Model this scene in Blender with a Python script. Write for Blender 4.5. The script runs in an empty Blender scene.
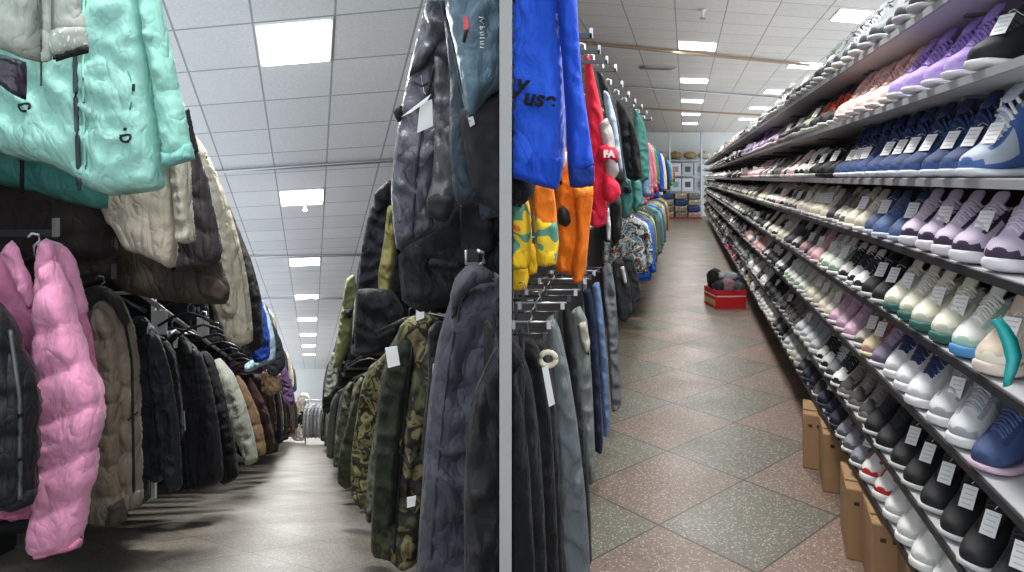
import bpy, bmesh, math, random
import numpy as np
from mathutils import Vector, Matrix, noise
from mathutils.geometry import delaunay_2d_cdt
from mathutils.bvhtree import BVHTree

SC = bpy.context.scene
COL = SC.collection
rnd = random.Random(7)

# ------------------------------------------------------------------ camera, world, exposure
F = 670.0            # focal length in pixels of the 1024 wide frame
HY = 178.0           # row of the level horizon
EYE = 1.42           # eye height over the shoe aisle's floor
cd = bpy.data.cameras.new('camera')
cam = bpy.data.objects.new('camera', cd)
COL.objects.link(cam)
cam.location = (0, 0, EYE)
cam.rotation_euler = (math.pi / 2, 0, 0)
cd.sensor_width = 36.0
cd.lens = F / 1024 * 36.0
cd.shift_y = -(286 - HY) / 1024
cd.clip_start = 0.05
SC.camera = cam
SC.view_settings.view_transform = 'Standard'
SC.view_settings.look = 'None'
SC.view_settings.gamma = 1
SC.view_settings.use_curve_mapping = False
SC.view_settings.exposure = 0.22
w = bpy.data.worlds.new('world')
SC.world = w
w.use_nodes = True
w.node_tree.nodes['Background'].inputs[0].default_value = (0.86, 0.93, 1.0, 1)
w.node_tree.nodes['Background'].inputs[1].default_value = 1.7
PANEL_W = 9.0       # emission of the ceiling panels
AREA_P = 46.0        # watts of each panel

# the two aisles: a level one with shoes (right), a sloping one with coats (left)
KL = (418 - HY) / F              # fall of the coat aisle per metre of depth
DL = (312 - 512) / F             # sideways drift of the coat aisle per metre of depth
DR = (685 - 512) / F             # the same of the shoe aisle
ROTL = math.atan(-DL)
ROTR = math.atan(-DR)
WALL_L, WALL_R = -0.0215, -0.0009   # faces of the partition


def wpt(px, py, Y):
    return Vector(((px - 512) / F * Y, Y, EYE + (HY - py) / F * Y))


def LP(xp, Y, zl):    # point in the coat aisle: offset from its axis, depth, height over its eye line
    return Vector((xp + DL * Y, Y, EYE - KL * Y + zl))


def RP(xp, Y, z):     # point in the shoe aisle
    return Vector((xp + DR * Y, Y, EYE + z))


# ------------------------------------------------------------------ materials
def lin(c):
    return tuple(((x / 255) / 12.92 if x / 255 <= .04045 else ((x / 255 + .055) / 1.055) ** 2.4) for x in c) + (1,)


MATS = {}


def nmat(name):
    m = bpy.data.materials.new(name)
    m.use_nodes = True
    nt = m.node_tree
    return m, nt, nt.nodes['Principled BSDF'], nt.nodes.new, nt.links.new


def fabric(c, rough=.75, bump=.25, scale=60, sheen=.04, spec=.3):
    if max(c) < 118:
        c = tuple(round(x * .74) for x in c)
    key = ('fab', tuple(c), rough, bump, scale)
    if key in MATS:
        return MATS[key]
    m, nt, b, N, L = nmat('fabric')
    tc = N('ShaderNodeTexCoord')
    n1 = N('ShaderNodeTexNoise'); n1.inputs['Scale'].default_value = scale; n1.inputs['Detail'].default_value = 3
    mp = N('ShaderNodeMapping'); mp.inputs['Scale'].default_value = (1.5, 1.5, .8)
    L(tc.outputs['Object'], n1.inputs['Vector']); L(tc.outputs['Object'], mp.inputs['Vector'])
    hs = None
    for sc_, am in ((3.4, 1.0), (8, .5), (20, .16)):
        n2 = N('ShaderNodeTexNoise'); n2.inputs['Scale'].default_value = sc_; n2.inputs['Detail'].default_value = 1.5; n2.inputs['Distortion'].default_value = .7
        L(mp.outputs[0], n2.inputs['Vector'])
        r_ = mth(nt, 'ABSOLUTE', mth(nt, 'SUBTRACT', n2.outputs['Fac'], .5))
        r_ = mth(nt, 'MULTIPLY', mth(nt, 'POWER', r_, .75), am)
        hs = r_ if hs is None else mth(nt, 'ADD', hs, r_)
    hs = mth(nt, 'MULTIPLY_ADD', n1.outputs['Fac'], .02, hs)
    mx = N('ShaderNodeMix'); mx.data_type = 'RGBA'
    l = lin(c)
    mx.inputs[6].default_value = tuple(x * .9 for x in l[:3]) + (1,)
    mx.inputs[7].default_value = tuple(min(1, x * 1.1 + .002) for x in l[:3]) + (1,)
    L(n1.outputs['Fac'], mx.inputs[0]); L(mx.outputs[2], b.inputs['Base Color'])
    b.inputs['Roughness'].default_value = rough
    b.inputs['Sheen Weight'].default_value = sheen
    b.inputs['Specular IOR Level'].default_value = spec
    bp = N('ShaderNodeBump'); bp.inputs['Strength'].default_value = min(1, .55 + bump); bp.inputs['Distance'].default_value = .042
    L(hs, bp.inputs['Height']); L(bp.outputs[0], b.inputs['Normal'])
    MATS[key] = m
    return m


def plain(c, rough=.5, metal=0.0, name='plain'):
    key = ('pl', tuple(c), rough, metal)
    if key in MATS:
        return MATS[key]
    m, nt, b, N, L = nmat(name)
    tc = N('ShaderNodeTexCoord')
    n1 = N('ShaderNodeTexNoise'); n1.inputs['Scale'].default_value = 30
    L(tc.outputs['Object'], n1.inputs['Vector'])
    mx = N('ShaderNodeMix'); mx.data_type = 'RGBA'
    l = lin(c)
    mx.inputs[6].default_value = tuple(x * .93 for x in l[:3]) + (1,)
    mx.inputs[7].default_value = tuple(min(1, x * 1.06) for x in l[:3]) + (1,)
    L(n1.outputs['Fac'], mx.inputs[0]); L(mx.outputs[2], b.inputs['Base Color'])
    b.inputs['Roughness'].default_value = rough
    b.inputs['Metallic'].default_value = metal
    MATS[key] = m
    return m


def blotch(cols, scale=22, name='print', rough=.8, stretch=(1, 1, 1), detail=2.5):
    """patches of several colours (camouflage, printed cloth)"""
    key = ('bl', tuple(map(tuple, cols)), scale)
    if key in MATS:
        return MATS[key]
    m, nt, b, N, L = nmat(name)
    tc = N('ShaderNodeTexCoord')
    mp = N('ShaderNodeMapping'); mp.inputs['Scale'].default_value = stretch
    n1 = N('ShaderNodeTexNoise'); n1.inputs['Scale'].default_value = scale; n1.inputs['Detail'].default_value = detail
    n1.inputs['Distortion'].default_value = .8
    L(tc.outputs['Object'], mp.inputs[0]); L(mp.outputs[0], n1.inputs['Vector'])
    r = N('ShaderNodeValToRGB'); r.color_ramp.interpolation = 'CONSTANT'
    k = len(cols)
    while len(r.color_ramp.elements) < k:
        r.color_ramp.elements.new(.5)
    for i, c in enumerate(cols):
        r.color_ramp.elements[i].position = 0 if i == 0 else .36 + .28 * (i - 1) / max(1, k - 2) if k > 2 else .5
        r.color_ramp.elements[i].color = lin(c)
    L(n1.outputs['Fac'], r.inputs[0]); L(r.outputs[0], b.inputs['Base Color'])
    b.inputs['Roughness'].default_value = rough
    n2 = N('ShaderNodeTexNoise'); n2.inputs['Scale'].default_value = 12
    L(tc.outputs['Object'], n2.inputs['Vector'])
    bp = N('ShaderNodeBump'); bp.inputs['Strength'].default_value = .3; bp.inputs['Distance'].default_value = .04
    L(n2.outputs['Fac'], bp.inputs['Height']); L(bp.outputs[0], b.inputs['Normal'])
    MATS[key] = m
    return m


def emis(c, s):
    m, nt, b, N, L = nmat('lamp_diffuser')
    b.inputs['Base Color'].default_value = (.9, .9, .9, 1)
    b.inputs['Emission Color'].default_value = lin(c)
    b.inputs['Emission Strength'].default_value = s
    return m


def lattice(nt, P0, A, B, Nn):
    """u and v node sockets of the cell lattice spanned by A and B at P0 (all in the surface's plane)"""
    N, L = nt.nodes.new, nt.links.new
    Mx = Matrix((A, B, Nn)).transposed().inverted()
    tc = N('ShaderNodeTexCoord')
    sub = N('ShaderNodeVectorMath'); sub.operation = 'SUBTRACT'; sub.inputs[1].default_value = P0
    L(tc.outputs['Object'], sub.inputs[0])
    out = []
    for i in (0, 1):
        d = N('ShaderNodeVectorMath'); d.operation = 'DOT_PRODUCT'; d.inputs[1].default_value = Mx[i]
        L(sub.outputs[0], d.inputs[0]); out.append(d.outputs['Value'])
    return out[0], out[1], tc.outputs['Object']


def mth(nt, op, a, b=None, c=None):
    n = nt.nodes.new('ShaderNodeMath'); n.operation = op
    for i, x in enumerate((a, b, c)):
        if x is None:
            continue
        if isinstance(x, (int, float)):
            n.inputs[i].default_value = x
        else:
            nt.links.new(x, n.inputs[i])
    return n.outputs[0]


def grid_mask(nt, u, v, wd):
    fu = mth(nt, 'ABSOLUTE', mth(nt, 'SUBTRACT', mth(nt, 'FRACT', u), .5))
    fv = mth(nt, 'ABSOLUTE', mth(nt, 'SUBTRACT', mth(nt, 'FRACT', v), .5))
    return mth(nt, 'GREATER_THAN', mth(nt, 'MAXIMUM', fu, fv), .5 - wd)


def mixc(nt, f, a, b):
    m = nt.nodes.new('ShaderNodeMix'); m.data_type = 'RGBA'
    for i, x in ((0, f), (6, a), (7, b)):
        if isinstance(x, (int, float, tuple)):
            m.inputs[i].default_value = x
        else:
            nt.links.new(x, m.inputs[i])
    return m.outputs[2]


def terrazzo(P0, A, B, Nn, c1, c2, chip, rough, grout):
    m, nt, b, N, L = nmat('terrazzo_tiles')
    u, v, P = lattice(nt, P0, A, B, Nn)
    chk = mth(nt, 'MODULO', mth(nt, 'ADD', mth(nt, 'FLOOR', u), mth(nt, 'FLOOR', v)), 2.0)
    chk = mth(nt, 'ABSOLUTE', chk)
    base = mixc(nt, chk, lin(c1), lin(c2))
    wn = N('ShaderNodeTexWhiteNoise'); wn.noise_dimensions = '2D'
    cb = N('ShaderNodeCombineXYZ'); L(mth(nt, 'FLOOR', u), cb.inputs[0]); L(mth(nt, 'FLOOR', v), cb.inputs[1])
    L(cb.outputs[0], wn.inputs['Vector'])
    base = mixc(nt, mth(nt, 'MULTIPLY', wn.outputs['Value'], .35), base, lin((92, 86, 76)))
    vo = N('ShaderNodeTexVoronoi'); vo.inputs['Scale'].default_value = 105
    L(P, vo.inputs['Vector'])
    big = mth(nt, 'LESS_THAN', vo.outputs['Distance'], .42)
    sp = N('ShaderNodeSeparateColor'); L(vo.outputs['Color'], sp.inputs[0])
    lightc = mth(nt, 'MULTIPLY', big, mth(nt, 'GREATER_THAN', sp.outputs[0], .62))
    darkc = mth(nt, 'MULTIPLY', big, mth(nt, 'LESS_THAN', sp.outputs[0], .14))
    base = mixc(nt, mth(nt, 'MULTIPLY', lightc, .75), base, lin(chip))
    base = mixc(nt, mth(nt, 'MULTIPLY', darkc, .7), base, lin((50, 46, 42)))
    n = N('ShaderNodeTexNoise'); n.inputs['Scale'].default_value = 2.2; n.inputs['Detail'].default_value = 5
    L(P, n.inputs['Vector'])
    base = mixc(nt, mth(nt, 'MULTIPLY', n.outputs['Fac'], .28), base, lin((72, 68, 62)))
    base = mixc(nt, grid_mask(nt, u, v, .008), base, lin(grout))
    L(base, b.inputs['Base Color'])
    L(mth(nt, 'MULTIPLY_ADD', n.outputs['Fac'], .35, rough), b.inputs['Roughness'])
    b.inputs['Specular IOR Level'].default_value = .3
    return m


def ceiling_tiles(P0, A, B, Nn, c, line):
    m, nt, b, N, L = nmat('ceiling_tiles')
    u, v, P = lattice(nt, P0, A, B, Nn)
    n = N('ShaderNodeTexNoise'); n.inputs['Scale'].default_value = 55; n.inputs['Detail'].default_value = 3
    L(P, n.inputs['Vector'])
    base = mixc(nt, n.outputs['Fac'], tuple(x * .78 for x in lin(c)[:3]) + (1,), tuple(min(1, x * 1.2) for x in lin(c)[:3]) + (1,))
    wn = N('ShaderNodeTexWhiteNoise'); wn.noise_dimensions = '2D'
    cb = N('ShaderNodeCombineXYZ'); L(mth(nt, 'FLOOR', u), cb.inputs[0]); L(mth(nt, 'FLOOR', v), cb.inputs[1])
    L(cb.outputs[0], wn.inputs['Vector'])
    base = mixc(nt, mth(nt, 'MULTIPLY', wn.outputs['Value'], .12), base, lin((150, 150, 150)))
    base = mixc(nt, grid_mask(nt, u, v, .014), base, lin(line))
    L(base, b.inputs['Base Color'])
    b.inputs['Roughness'].default_value = .9
    return m


# ------------------------------------------------------------------ mesh helpers
class MB:
    def __init__(s):
        s.v, s.f, s.m = [], [], []

    def add(s, v, f, mi=0):
        o = len(s.v)
        s.v += [tuple(x) for x in v]
        s.f += [tuple(i + o for i in q) for q in f]
        s.m += [mi] * len(f) if isinstance(mi, int) else list(mi)
        return s

    def box(s, c, d, mi=0, rot=0, tilt=None):
        R = Matrix.Rotation(rot, 3, 'Z')
        if tilt is not None:
            R = R @ tilt
        v = [Vector(c) + R @ Vector((sx * d[0] / 2, sy * d[1] / 2, sz * d[2] / 2)) for sx in (-1, 1) for sy in (-1, 1) for sz in (-1, 1)]
        return s.add(v, [(0, 1, 3, 2), (4, 6, 7, 5), (0, 4, 5, 1), (2, 3, 7, 6), (0, 2, 6, 4), (1, 5, 7, 3)], mi)

    def tube(s, pts, r, n=6, mi=0):
        pts = [Vector(p) for p in pts]
        vs, fs = [], []
        for i, p in enumerate(pts):
            t = (pts[min(i + 1, len(pts) - 1)] - pts[max(i - 1, 0)]).normalized()
            a = t.cross(Vector((0, 0, 1)))
            if a.length < .05:
                a = t.cross(Vector((1, 0, 0)))
            a.normalize(); bb = t.cross(a)
            for k in range(n):
                q = 2 * math.pi * k / n
                vs.append(p + a * r * math.cos(q) + bb * r * math.sin(q))
        for i in range(len(pts) - 1):
            for k in range(n):
                fs.append((i * n + k, i * n + (k + 1) % n, (i + 1) * n + (k + 1) % n, (i + 1) * n + k))
        fs.append(tuple(range(n))[::-1]); fs.append(tuple((len(pts) - 1) * n + k for k in range(n)))
        return s.add(vs, fs, mi)

    def loft(s, rings, mi=0, cap=True, closed=True):
        n = len(rings[0]); o = []
        fs = []
        for i in range(len(rings) - 1):
            for k in range(n if closed else n - 1):
                fs.append((i * n + k, i * n + (k + 1) % n, (i + 1) * n + (k + 1) % n, (i + 1) * n + k))
        if cap:
            fs.append(tuple(range(n))[::-1]); fs.append(tuple((len(rings) - 1) * n + k for k in range(n)))
        return s.add([p for r in rings for p in r], fs, mi)

    def mesh(s, name, mats, smooth=True):
        me = bpy.data.meshes.new(name)
        me.from_pydata(s.v, [], s.f)
        for m in mats:
            me.materials.append(m)
        me.polygons.foreach_set('material_index', s.m)
        me.polygons.foreach_set('use_smooth', [smooth] * len(s.f))
        bm = bmesh.new(); bm.from_mesh(me); bmesh.ops.recalc_face_normals(bm, faces=bm.faces); bm.to_mesh(me); bm.free()
        return me

    def build(s, name, mats, parent=None, smooth=False, loc=None):
        if not isinstance(mats, (list, tuple)):
            mats = [mats]
        return link(name, s.mesh(name, mats, smooth), parent, loc)


def link(name, data, parent=None, loc=None):
    o = bpy.data.objects.new(name, data)
    COL.objects.link(o)
    if parent is not None:
        o.parent = parent
    if loc is not None:
        o.location = loc
    return o


def tag(o, label, cat, group=None, kind=None):
    o['label'] = label
    o['category'] = cat
    if group:
        o['group'] = group
    if kind:
        o['kind'] = kind
    return o


def thing(name, label, cat, loc, group=None, rz=0):
    o = link(name, None, None, loc)
    o.rotation_euler = (0, 0, rz)
    return tag(o, label, cat, group)


def struct(o):
    o['kind'] = 'structure'
    return o


ORD = ['first', 'second', 'third', 'fourth', 'fifth', 'sixth', 'seventh', 'eighth', 'ninth', 'tenth', 'eleventh', 'twelfth', 'thirteenth',
       'fourteenth', 'fifteenth', 'sixteenth', 'seventeenth', 'eighteenth', 'nineteenth']


def nth(i):
    i += 1
    if i < 20:
        return ORD[i - 1]
    t = ['twent', 'thirt', 'fort', 'fift'][i // 10 - 2]
    return t + 'ieth' if i % 10 == 0 else t + 'y-' + ORD[i % 10 - 1]


# ------------------------------------------------------------------ the room
def flat(name, pts, mat):
    return struct(MB().add(pts, [tuple(range(len(pts)))]).build(name, mat))


def zl(Y, h):
    return EYE - KL * Y + h


HF, HC = -.6, 2.7             # floor and ceiling of the coat aisle over its eye line
HCR = 1.70                    # ceiling of the shoe aisle over the eye
CLv = Vector((1, -.148, .053)); DLv = Vector((DL, 1, -KL))
# floors
lat1 = Vector((.3446, .288, 0)) * EYE; lat2 = Vector((-.1988, .2365, 0)) * EYE
p1 = Vector(((658.5 - 512) * EYE / 347, F * EYE / 347, 0))
mfR = terrazzo(p1, lat1, lat2, Vector((0, 0, 1)), (138, 115, 103), (116, 114, 101), (190, 181, 164), .22, (62, 58, 52))
flat('floor', [(WALL_R, -1.5, 0), (1.6, -1.5, 0), (9, 25, 0), (WALL_R, 25, 0)], mfR)
aL = (CLv * .34 + DLv * .34); bL = (CLv * -.34 + DLv * .34)
mfL = terrazzo(LP(.05, 2.6, HF), aL, bL, Vector((0, 0, 1)), (122, 116, 107), (110, 106, 98), (172, 166, 154), .26, (75, 70, 64))
flat('floor_ramp', [(-2.2, -1.5, zl(-1.5, HF)), (WALL_L, -1.5, zl(-1.5, HF)), (WALL_L, 37, zl(37, HF)), (-2.2 + DL * 37, 37, zl(37, HF))], mfL)
# ceilings
PL0 = LP((253 - 312) / F * 4.6, 4.58, HC)
AL = CLv * .585; BL = DLv * .56
mcL = ceiling_tiles(PL0, AL, BL, Vector((0, 0, 1)), (240, 243, 249), (168, 171, 176))
flat('ceiling_ramp', [(-1.9, .2, zl(.2, HC)), (WALL_L, .2, zl(.2, HC)), (WALL_L, 37, zl(37, HC)), (-1.9 + DL * 37, 37, zl(37, HC))], mcL)
CRv = Vector((1, .25, 0)); DRv = Vector((DR, 1, 0))
AR = CRv * .55; BR = DRv * .51
PR0 = RP((677 - 685) / F * 8.3, 8.25, HCR)
mcR = ceiling_tiles(PR0, AR, BR, Vector((0, 0, 1)), (212, 207, 199), (155, 150, 143))
flat('ceiling', [(WALL_R, .2, EYE + HCR), (3.2, .2, EYE + HCR), (9.6, 25, EYE + HCR), (WALL_R, 25, EYE + HCR)], mcR)
# partition between the aisles and the far walls
part = MB()
part.add([(WALL_L, 1.15, -13), (WALL_R, 1.15, -13), (WALL_R, 37, -13), (WALL_L, 37, -13), (WALL_L, 1.15, 4.3), (WALL_R, 1.15, 4.3), (WALL_R, 37, 4.3), (WALL_L, 37, 4.3)],
         [(0, 1, 5, 4), (1, 2, 6, 5), (2, 3, 7, 6), (3, 0, 4, 7), (4, 5, 6, 7), (0, 3, 2, 1)])
struct(part.build('wall_middle', plain((140, 140, 138), .7)))
mw = plain((222, 224, 222), .8)
struct(MB().box((4.8, 25.05, 1.6), (9.6, .1, 3.4)).build('wall_back', mw))
struct(MB().box((-9, 37.05, zl(37, 1.0)), (19, .1, 4.2)).build('wall_far', mw))
# ceiling lamps
M_dif = emis((255, 255, 255), PANEL_W)
M_white = plain((225, 226, 224), .5)
M_steel = plain((168, 170, 172), .35, .8)
M_dsteel = plain((70, 72, 76), .4, .6)


def lamp(pos, A, B, label, group, pw):
    t = thing('ceiling_light', label, 'light', pos, group)
    ctr = (A + B) / 2
    for nm, g, dz, th, mt in (('frame', .02, -.012, .012, M_white), ('diffuser', .05, -.020, .008, M_dif)):
        q = []
        for z in (dz, dz + th):
            for a, b in ((0, 0), (1, 0), (1, 1), (0, 1)):
                a = g + a * (1 - 2 * g); b = g + b * (1 - 2 * g)
                q.append(A * a + B * b + Vector((0, 0, z)))
        MB().add(q, [(0, 1, 2, 3), (7, 6, 5, 4), (0, 4, 5, 1), (1, 5, 6, 2), (2, 6, 7, 3), (3, 7, 4, 0)]).build(nm, mt, t)
    ld = bpy.data.lights.new('panel', 'AREA')
    ld.shape = 'SQUARE'; ld.size = .5; ld.energy = AREA_P * pw; ld.color = (1.0, .985, .96); ld.spread = math.radians(165)
    lo = bpy.data.objects.new('panel_glow', ld); COL.objects.link(lo)
    lo.location = Vector(pos) + ctr + Vector((0, 0, -.04))
    nrm = A.cross(B).normalized()
    lo.rotation_euler = nrm.to_track_quat('Z', 'Y').to_euler()
    return t


for i in range(-1, 8):
    lamp(PL0 + BL * 6 * i, AL, BL, f'square ceiling light panel above the coat aisle, {nth(i) if i >= 0 else "added unseen one overhead"} along its middle row', 'lights over the coat aisle', (1.7 if i < 4 else .9) if i >= 0 else .9)  # the overhead panel is out of view, added to brighten the near coats
for i in range(1, 7):
    lamp(PL0 + AL * 3 + BL * (6 * i + 11), AL, BL, f'ceiling light panel over the right coat racks, {nth(i - 1)} along that row', 'lights over the right coat racks', 1.2)
for i in range(-2, 5):
    lamp(PR0 + BR * 6 * i, AR, BR, f'square ceiling light panel above the shoe aisle, {nth(i) if i >= 0 else nth(-i - 1) + " one overhead"} along its middle row', 'lights over the shoe aisle', .85)
for i in range(-2, 5):
    lamp(PR0 + AR * 3 + BR * (6 * i - 3) - Vector((.02, .45, 0)), AR, BR, f'ceiling light panel above the shoe shelving, {nth(i + 3)} along that row', 'lights over the shoe shelving', .8)

# ceiling pipes
def pipe(name, a, b, r, mat, label):
    o = MB().tube([a, b], r, 8).build(name, mat, smooth=True)
    return tag(o, label, 'pipe', 'ceiling pipes')


def on_ceil_R(px, py, h):
    Y = F * h / (HY - py)
    return wpt(px, py, Y)


def on_ceil_L(px, py, h):
    Y = F * h / (418 - py)
    return wpt(px, py, Y)


M_rust = plain((150, 128, 104), .6)
pipe('ceiling_pipe', on_ceil_R(520, 36.5, 1.66), on_ceil_R(960, 80, 1.66), .022, M_rust, 'rusty brown pipe crossing the shoe aisle ceiling nearest the viewer')
pipe('ceiling_pipe', on_ceil_R(540, 81, 1.67), on_ceil_R(800, 99, 1.67), .018, M_steel, 'pale grey pipe crossing the shoe aisle ceiling behind the rusty one')
pipe('ceiling_pipe', on_ceil_R(560, 104, 1.67), on_ceil_R(790, 117, 1.67), .022, M_rust, 'brown pipe crossing the shoe aisle ceiling farthest back')
pipe('ceiling_pipe', on_ceil_L(60, 182, 2.66), on_ceil_L(490, 154, 2.66), .02, M_steel, 'silver pipe crossing the coat aisle ceiling nearest the viewer')
pipe('ceiling_pipe', on_ceil_L(180, 258, 2.66), on_ceil_L(420, 254, 2.66), .02, M_steel, 'silver pipe crossing the coat aisle ceiling, the middle one')
pipe('ceiling_pipe', on_ceil_L(220, 299, 2.66), on_ceil_L(400, 298, 2.66), .02, M_steel, 'silver pipe crossing the coat aisle ceiling, the farthest one')
# sprinkler heads
def sprinkler(p, label):
    t = thing('sprinkler_head', label, 'sprinkler', p, 'sprinklers')
    MB().tube([(0, 0, 0), (0, 0, -.012)], .035, 10).build('rosette', M_white, t)
    MB().tube([(0, 0, -.012), (0, 0, -.08)], .012, 8).tube([(-.025, 0, -.07), (.025, 0, -.07)], .006, 6).build('nozzle', M_white, t)
    MB().tube([(0, 0, -.08), (0, 0, -.09)], .03, 10).build('deflector', M_steel, t)


sprinkler(on_ceil_L(305, 204, 2.69), 'small white sprinkler head just beyond the second coat aisle light')
sprinkler(on_ceil_R(703, 10, 1.69), 'small sprinkler head on the shoe aisle ceiling before the rusty pipe')
vt = thing('ceiling_vent', 'grey flat vent grille in the shoe aisle ceiling beyond the rusty pipe', 'vent', on_ceil_R(658, 68, 1.685))
MB().box((0, 0, 0), (.5, .22, .02), rot=.2).build('grille', plain((165, 163, 158), .7), vt)
mslat = MB()
for k in range(6):
    mslat.box((Matrix.Rotation(.2, 3, 'Z') @ Vector((0, -.08 + .032 * k, -.013))), (.46, .008, .006), rot=.2)
mslat.build('slat', plain((120, 118, 114), .7), vt)

# ------------------------------------------------------------------ shoe shelving (right of the shoe aisle)
SH_D = .66                                            # front of the shelves from the aisle axis
SH_Z = [.462, .240, .000, -.205, -.436, -.660, -.918, -1.110]
SH_DEEP = .36
M_board = plain((190, 190, 192), .5)
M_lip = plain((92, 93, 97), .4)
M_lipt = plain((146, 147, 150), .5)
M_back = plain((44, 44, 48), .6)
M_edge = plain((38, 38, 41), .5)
uR = Vector((DR, 1, 0)).normalized()
nR = Vector((uR.y, -uR.x, 0))                          # away from the aisle
BAY = 2.0
for k in range(11):
    Y0 = .85 + BAY * k
    t = thing('shelving_unit', f'grey steel shelving unit full of shoes, {nth(k)} bay along the right wall from the viewer', 'shelving', RP(SH_D, Y0, -EYE), 'shoe shelving bays', ROTR)
    ln = BAY * math.sqrt(1 + DR * DR)
    for zi, z in enumerate(SH_Z):
        s = MB().box((SH_DEEP / 2, ln / 2, z + EYE - .008), (SH_DEEP, ln - .004, .016)).build('shelf', M_board, t)
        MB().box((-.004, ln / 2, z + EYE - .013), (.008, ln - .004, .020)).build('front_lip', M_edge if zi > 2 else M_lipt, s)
        if zi == 7:
            continue
        for yy in (.04, ln / 2, ln - .04):
            br = MB().add([(SH_DEEP, yy - .012, z + EYE - .016), (SH_DEEP, yy + .012, z + EYE - .016), (.1, yy + .012, z + EYE - .016), (.1, yy - .012, z + EYE - .016),
                    (SH_DEEP, yy - .012, z + EYE - .038), (SH_DEEP, yy + .012, z + EYE - .038), (.1, yy + .012, z + EYE - .024), (.1, yy - .012, z + EYE - .024)],
                   [(0, 1, 2, 3), (7, 6, 5, 4), (0, 4, 5, 1), (1, 5, 6, 2), (2, 6, 7, 3), (3, 7, 4, 0)])
            br.build('bracket', M_lip, s)
    MB().box((SH_DEEP + .012, ln / 2, .95), (.02, ln - .006, 1.9)).build('back_panel', M_back, t)
    for yy in (.04, ln - .04):
        MB().box((SH_DEEP - .012, yy, 1.0), (.03, .05, 2.0)).build('upright', M_lip, t)
        MB().box((SH_DEEP - .02, yy, .035), (.09, .05, .07)).build('foot', M_back, t)

# ------------------------------------------------------------------ shoes
def stations(kind):
    b = [  # x, half width, sole top, height, open
        (-.136, .016, .026, .078, 0), (-.130, .027, .024, .118, 1), (-.105, .035, .023, .117, 1), (-.070, .037, .022, .106, 1),
        (-.035, .038, .021, .108, 1), (-.010, .039, .020, .128, 1), (.006, .040, .020, .124, 0), (.035, .043, .019, .104, 0),
        (.070, .046, .018, .082, 0), (.100, .045, .018, .066, 0), (.124, .036, .020, .055, 0), (.138, .017, .022, .046, 0)]
    out = []
    for x, w_, s, h, o in b:
        if kind == 'hightop':
            if x < .02:
                h = h + .042 - .012 * (abs(x + .06) / .07) + (.022 if -.132 < x < -.12 else 0)
            elif x < .05:
                h += .016
            s -= .003
        if kind == 'chunky':
            s += .012; h += .010; w_ *= 1.04
        if kind == 'boot':
            if x < .02:
                h = h + .06
            elif x < .05:
                h += .02
        if kind == 'slim':
            s -= .012; h -= .01; w_ *= .94
        out.append((x, w_, s, h, o))
    return out


def shoe_geo(kind, mb, low=False):
    """upper (materials 0 cloth, 1 accent, 2 lining) into mb"""
    st = stations(kind)
    if low:
        st = [st[i] for i in (0, 1, 3, 5, 7, 9, 11)]
    rings, opens = [], []
    for x, w_, s, h, o in st:
        d = h - s; z0 = s - .006
        if o:
            half = [(1, 0), (1.05, .35), (.95, .70), (.76, .97), (.60, .98), (.50, .45), (0, .30)]
        else:
            half = [(1, 0), (1.05, .35), (.93, .66), (.68, .88), (.45, .96), (.22, .99), (0, 1)]
        z = lambda q: z0 + (d + .006) * q
        r = [(x, -w_ * a, z(q)) for a, q in half] + [(x, w_ * a, z(q)) for a, q in half[-2::-1]]
        rings.append(r); opens.append(o)
    n = 13
    mats, fs = [], []
    for i in range(len(rings) - 1):
        for k in range(n):
            fs.append((i * n + k, i * n + (k + 1) % n, (i + 1) * n + (k + 1) % n, (i + 1) * n + k))
            kk = min(k, 11 - k) if k < 12 else 9
            x = st[i][0]; op = opens[i] or opens[i + 1]
            if op and kk >= 4 and kk != 9 and k < 12:
                mats.append(2)
            elif kk == 0 and (x > .06 or x < -.09):
                mats.append(1)
            elif kk == 1 and (x < -.09 or x > .115):
                mats.append(1)
            elif kk in (1, 2) and -.02 < x < .03:
                mats.append(1)
            elif kk == 3 and 0 < x < .09:
                mats.append(1)
            elif kk == 0:
                mats.append(1)
            elif kk == 2 and x < -.1:
                mats.append(1)
            else:
                mats.append(0)
    fs.append(tuple(range(n))[::-1]); fs.append(tuple((len(rings) - 1) * n + k for k in range(n))); mats += [1, 1]
    mb.add([p for r in rings for p in r], fs, mats)
    return st


def sole_geo(kind, mb, mi=0, low=False):
    st = stations(kind)
    if low:
        st = [st[i] for i in (0, 1, 3, 6, 9, 11)]
    rings = []
    for i, (x, w_, s, h, o) in enumerate(st):
        x2 = x * 1.035
        w2 = w_ * 1.08 + .002
        zb = .010 if x > .13 else (.004 if x > .115 else 0.0)
        if x < -.133: zb = .006
        rings.append([(x2, -w2 * .93, zb), (x2, -w2 * 1.05, zb + (s - zb) * .45), (x2, -w2 * .97, s), (x2, -w2 * .8, s + .001), (x2, w2 * .8, s + .001),
                      (x2, w2 * .97, s), (x2, w2 * 1.05, zb + (s - zb) * .45), (x2, w2 * .93, zb)])
    mb.loft(rings, mi)


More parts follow.
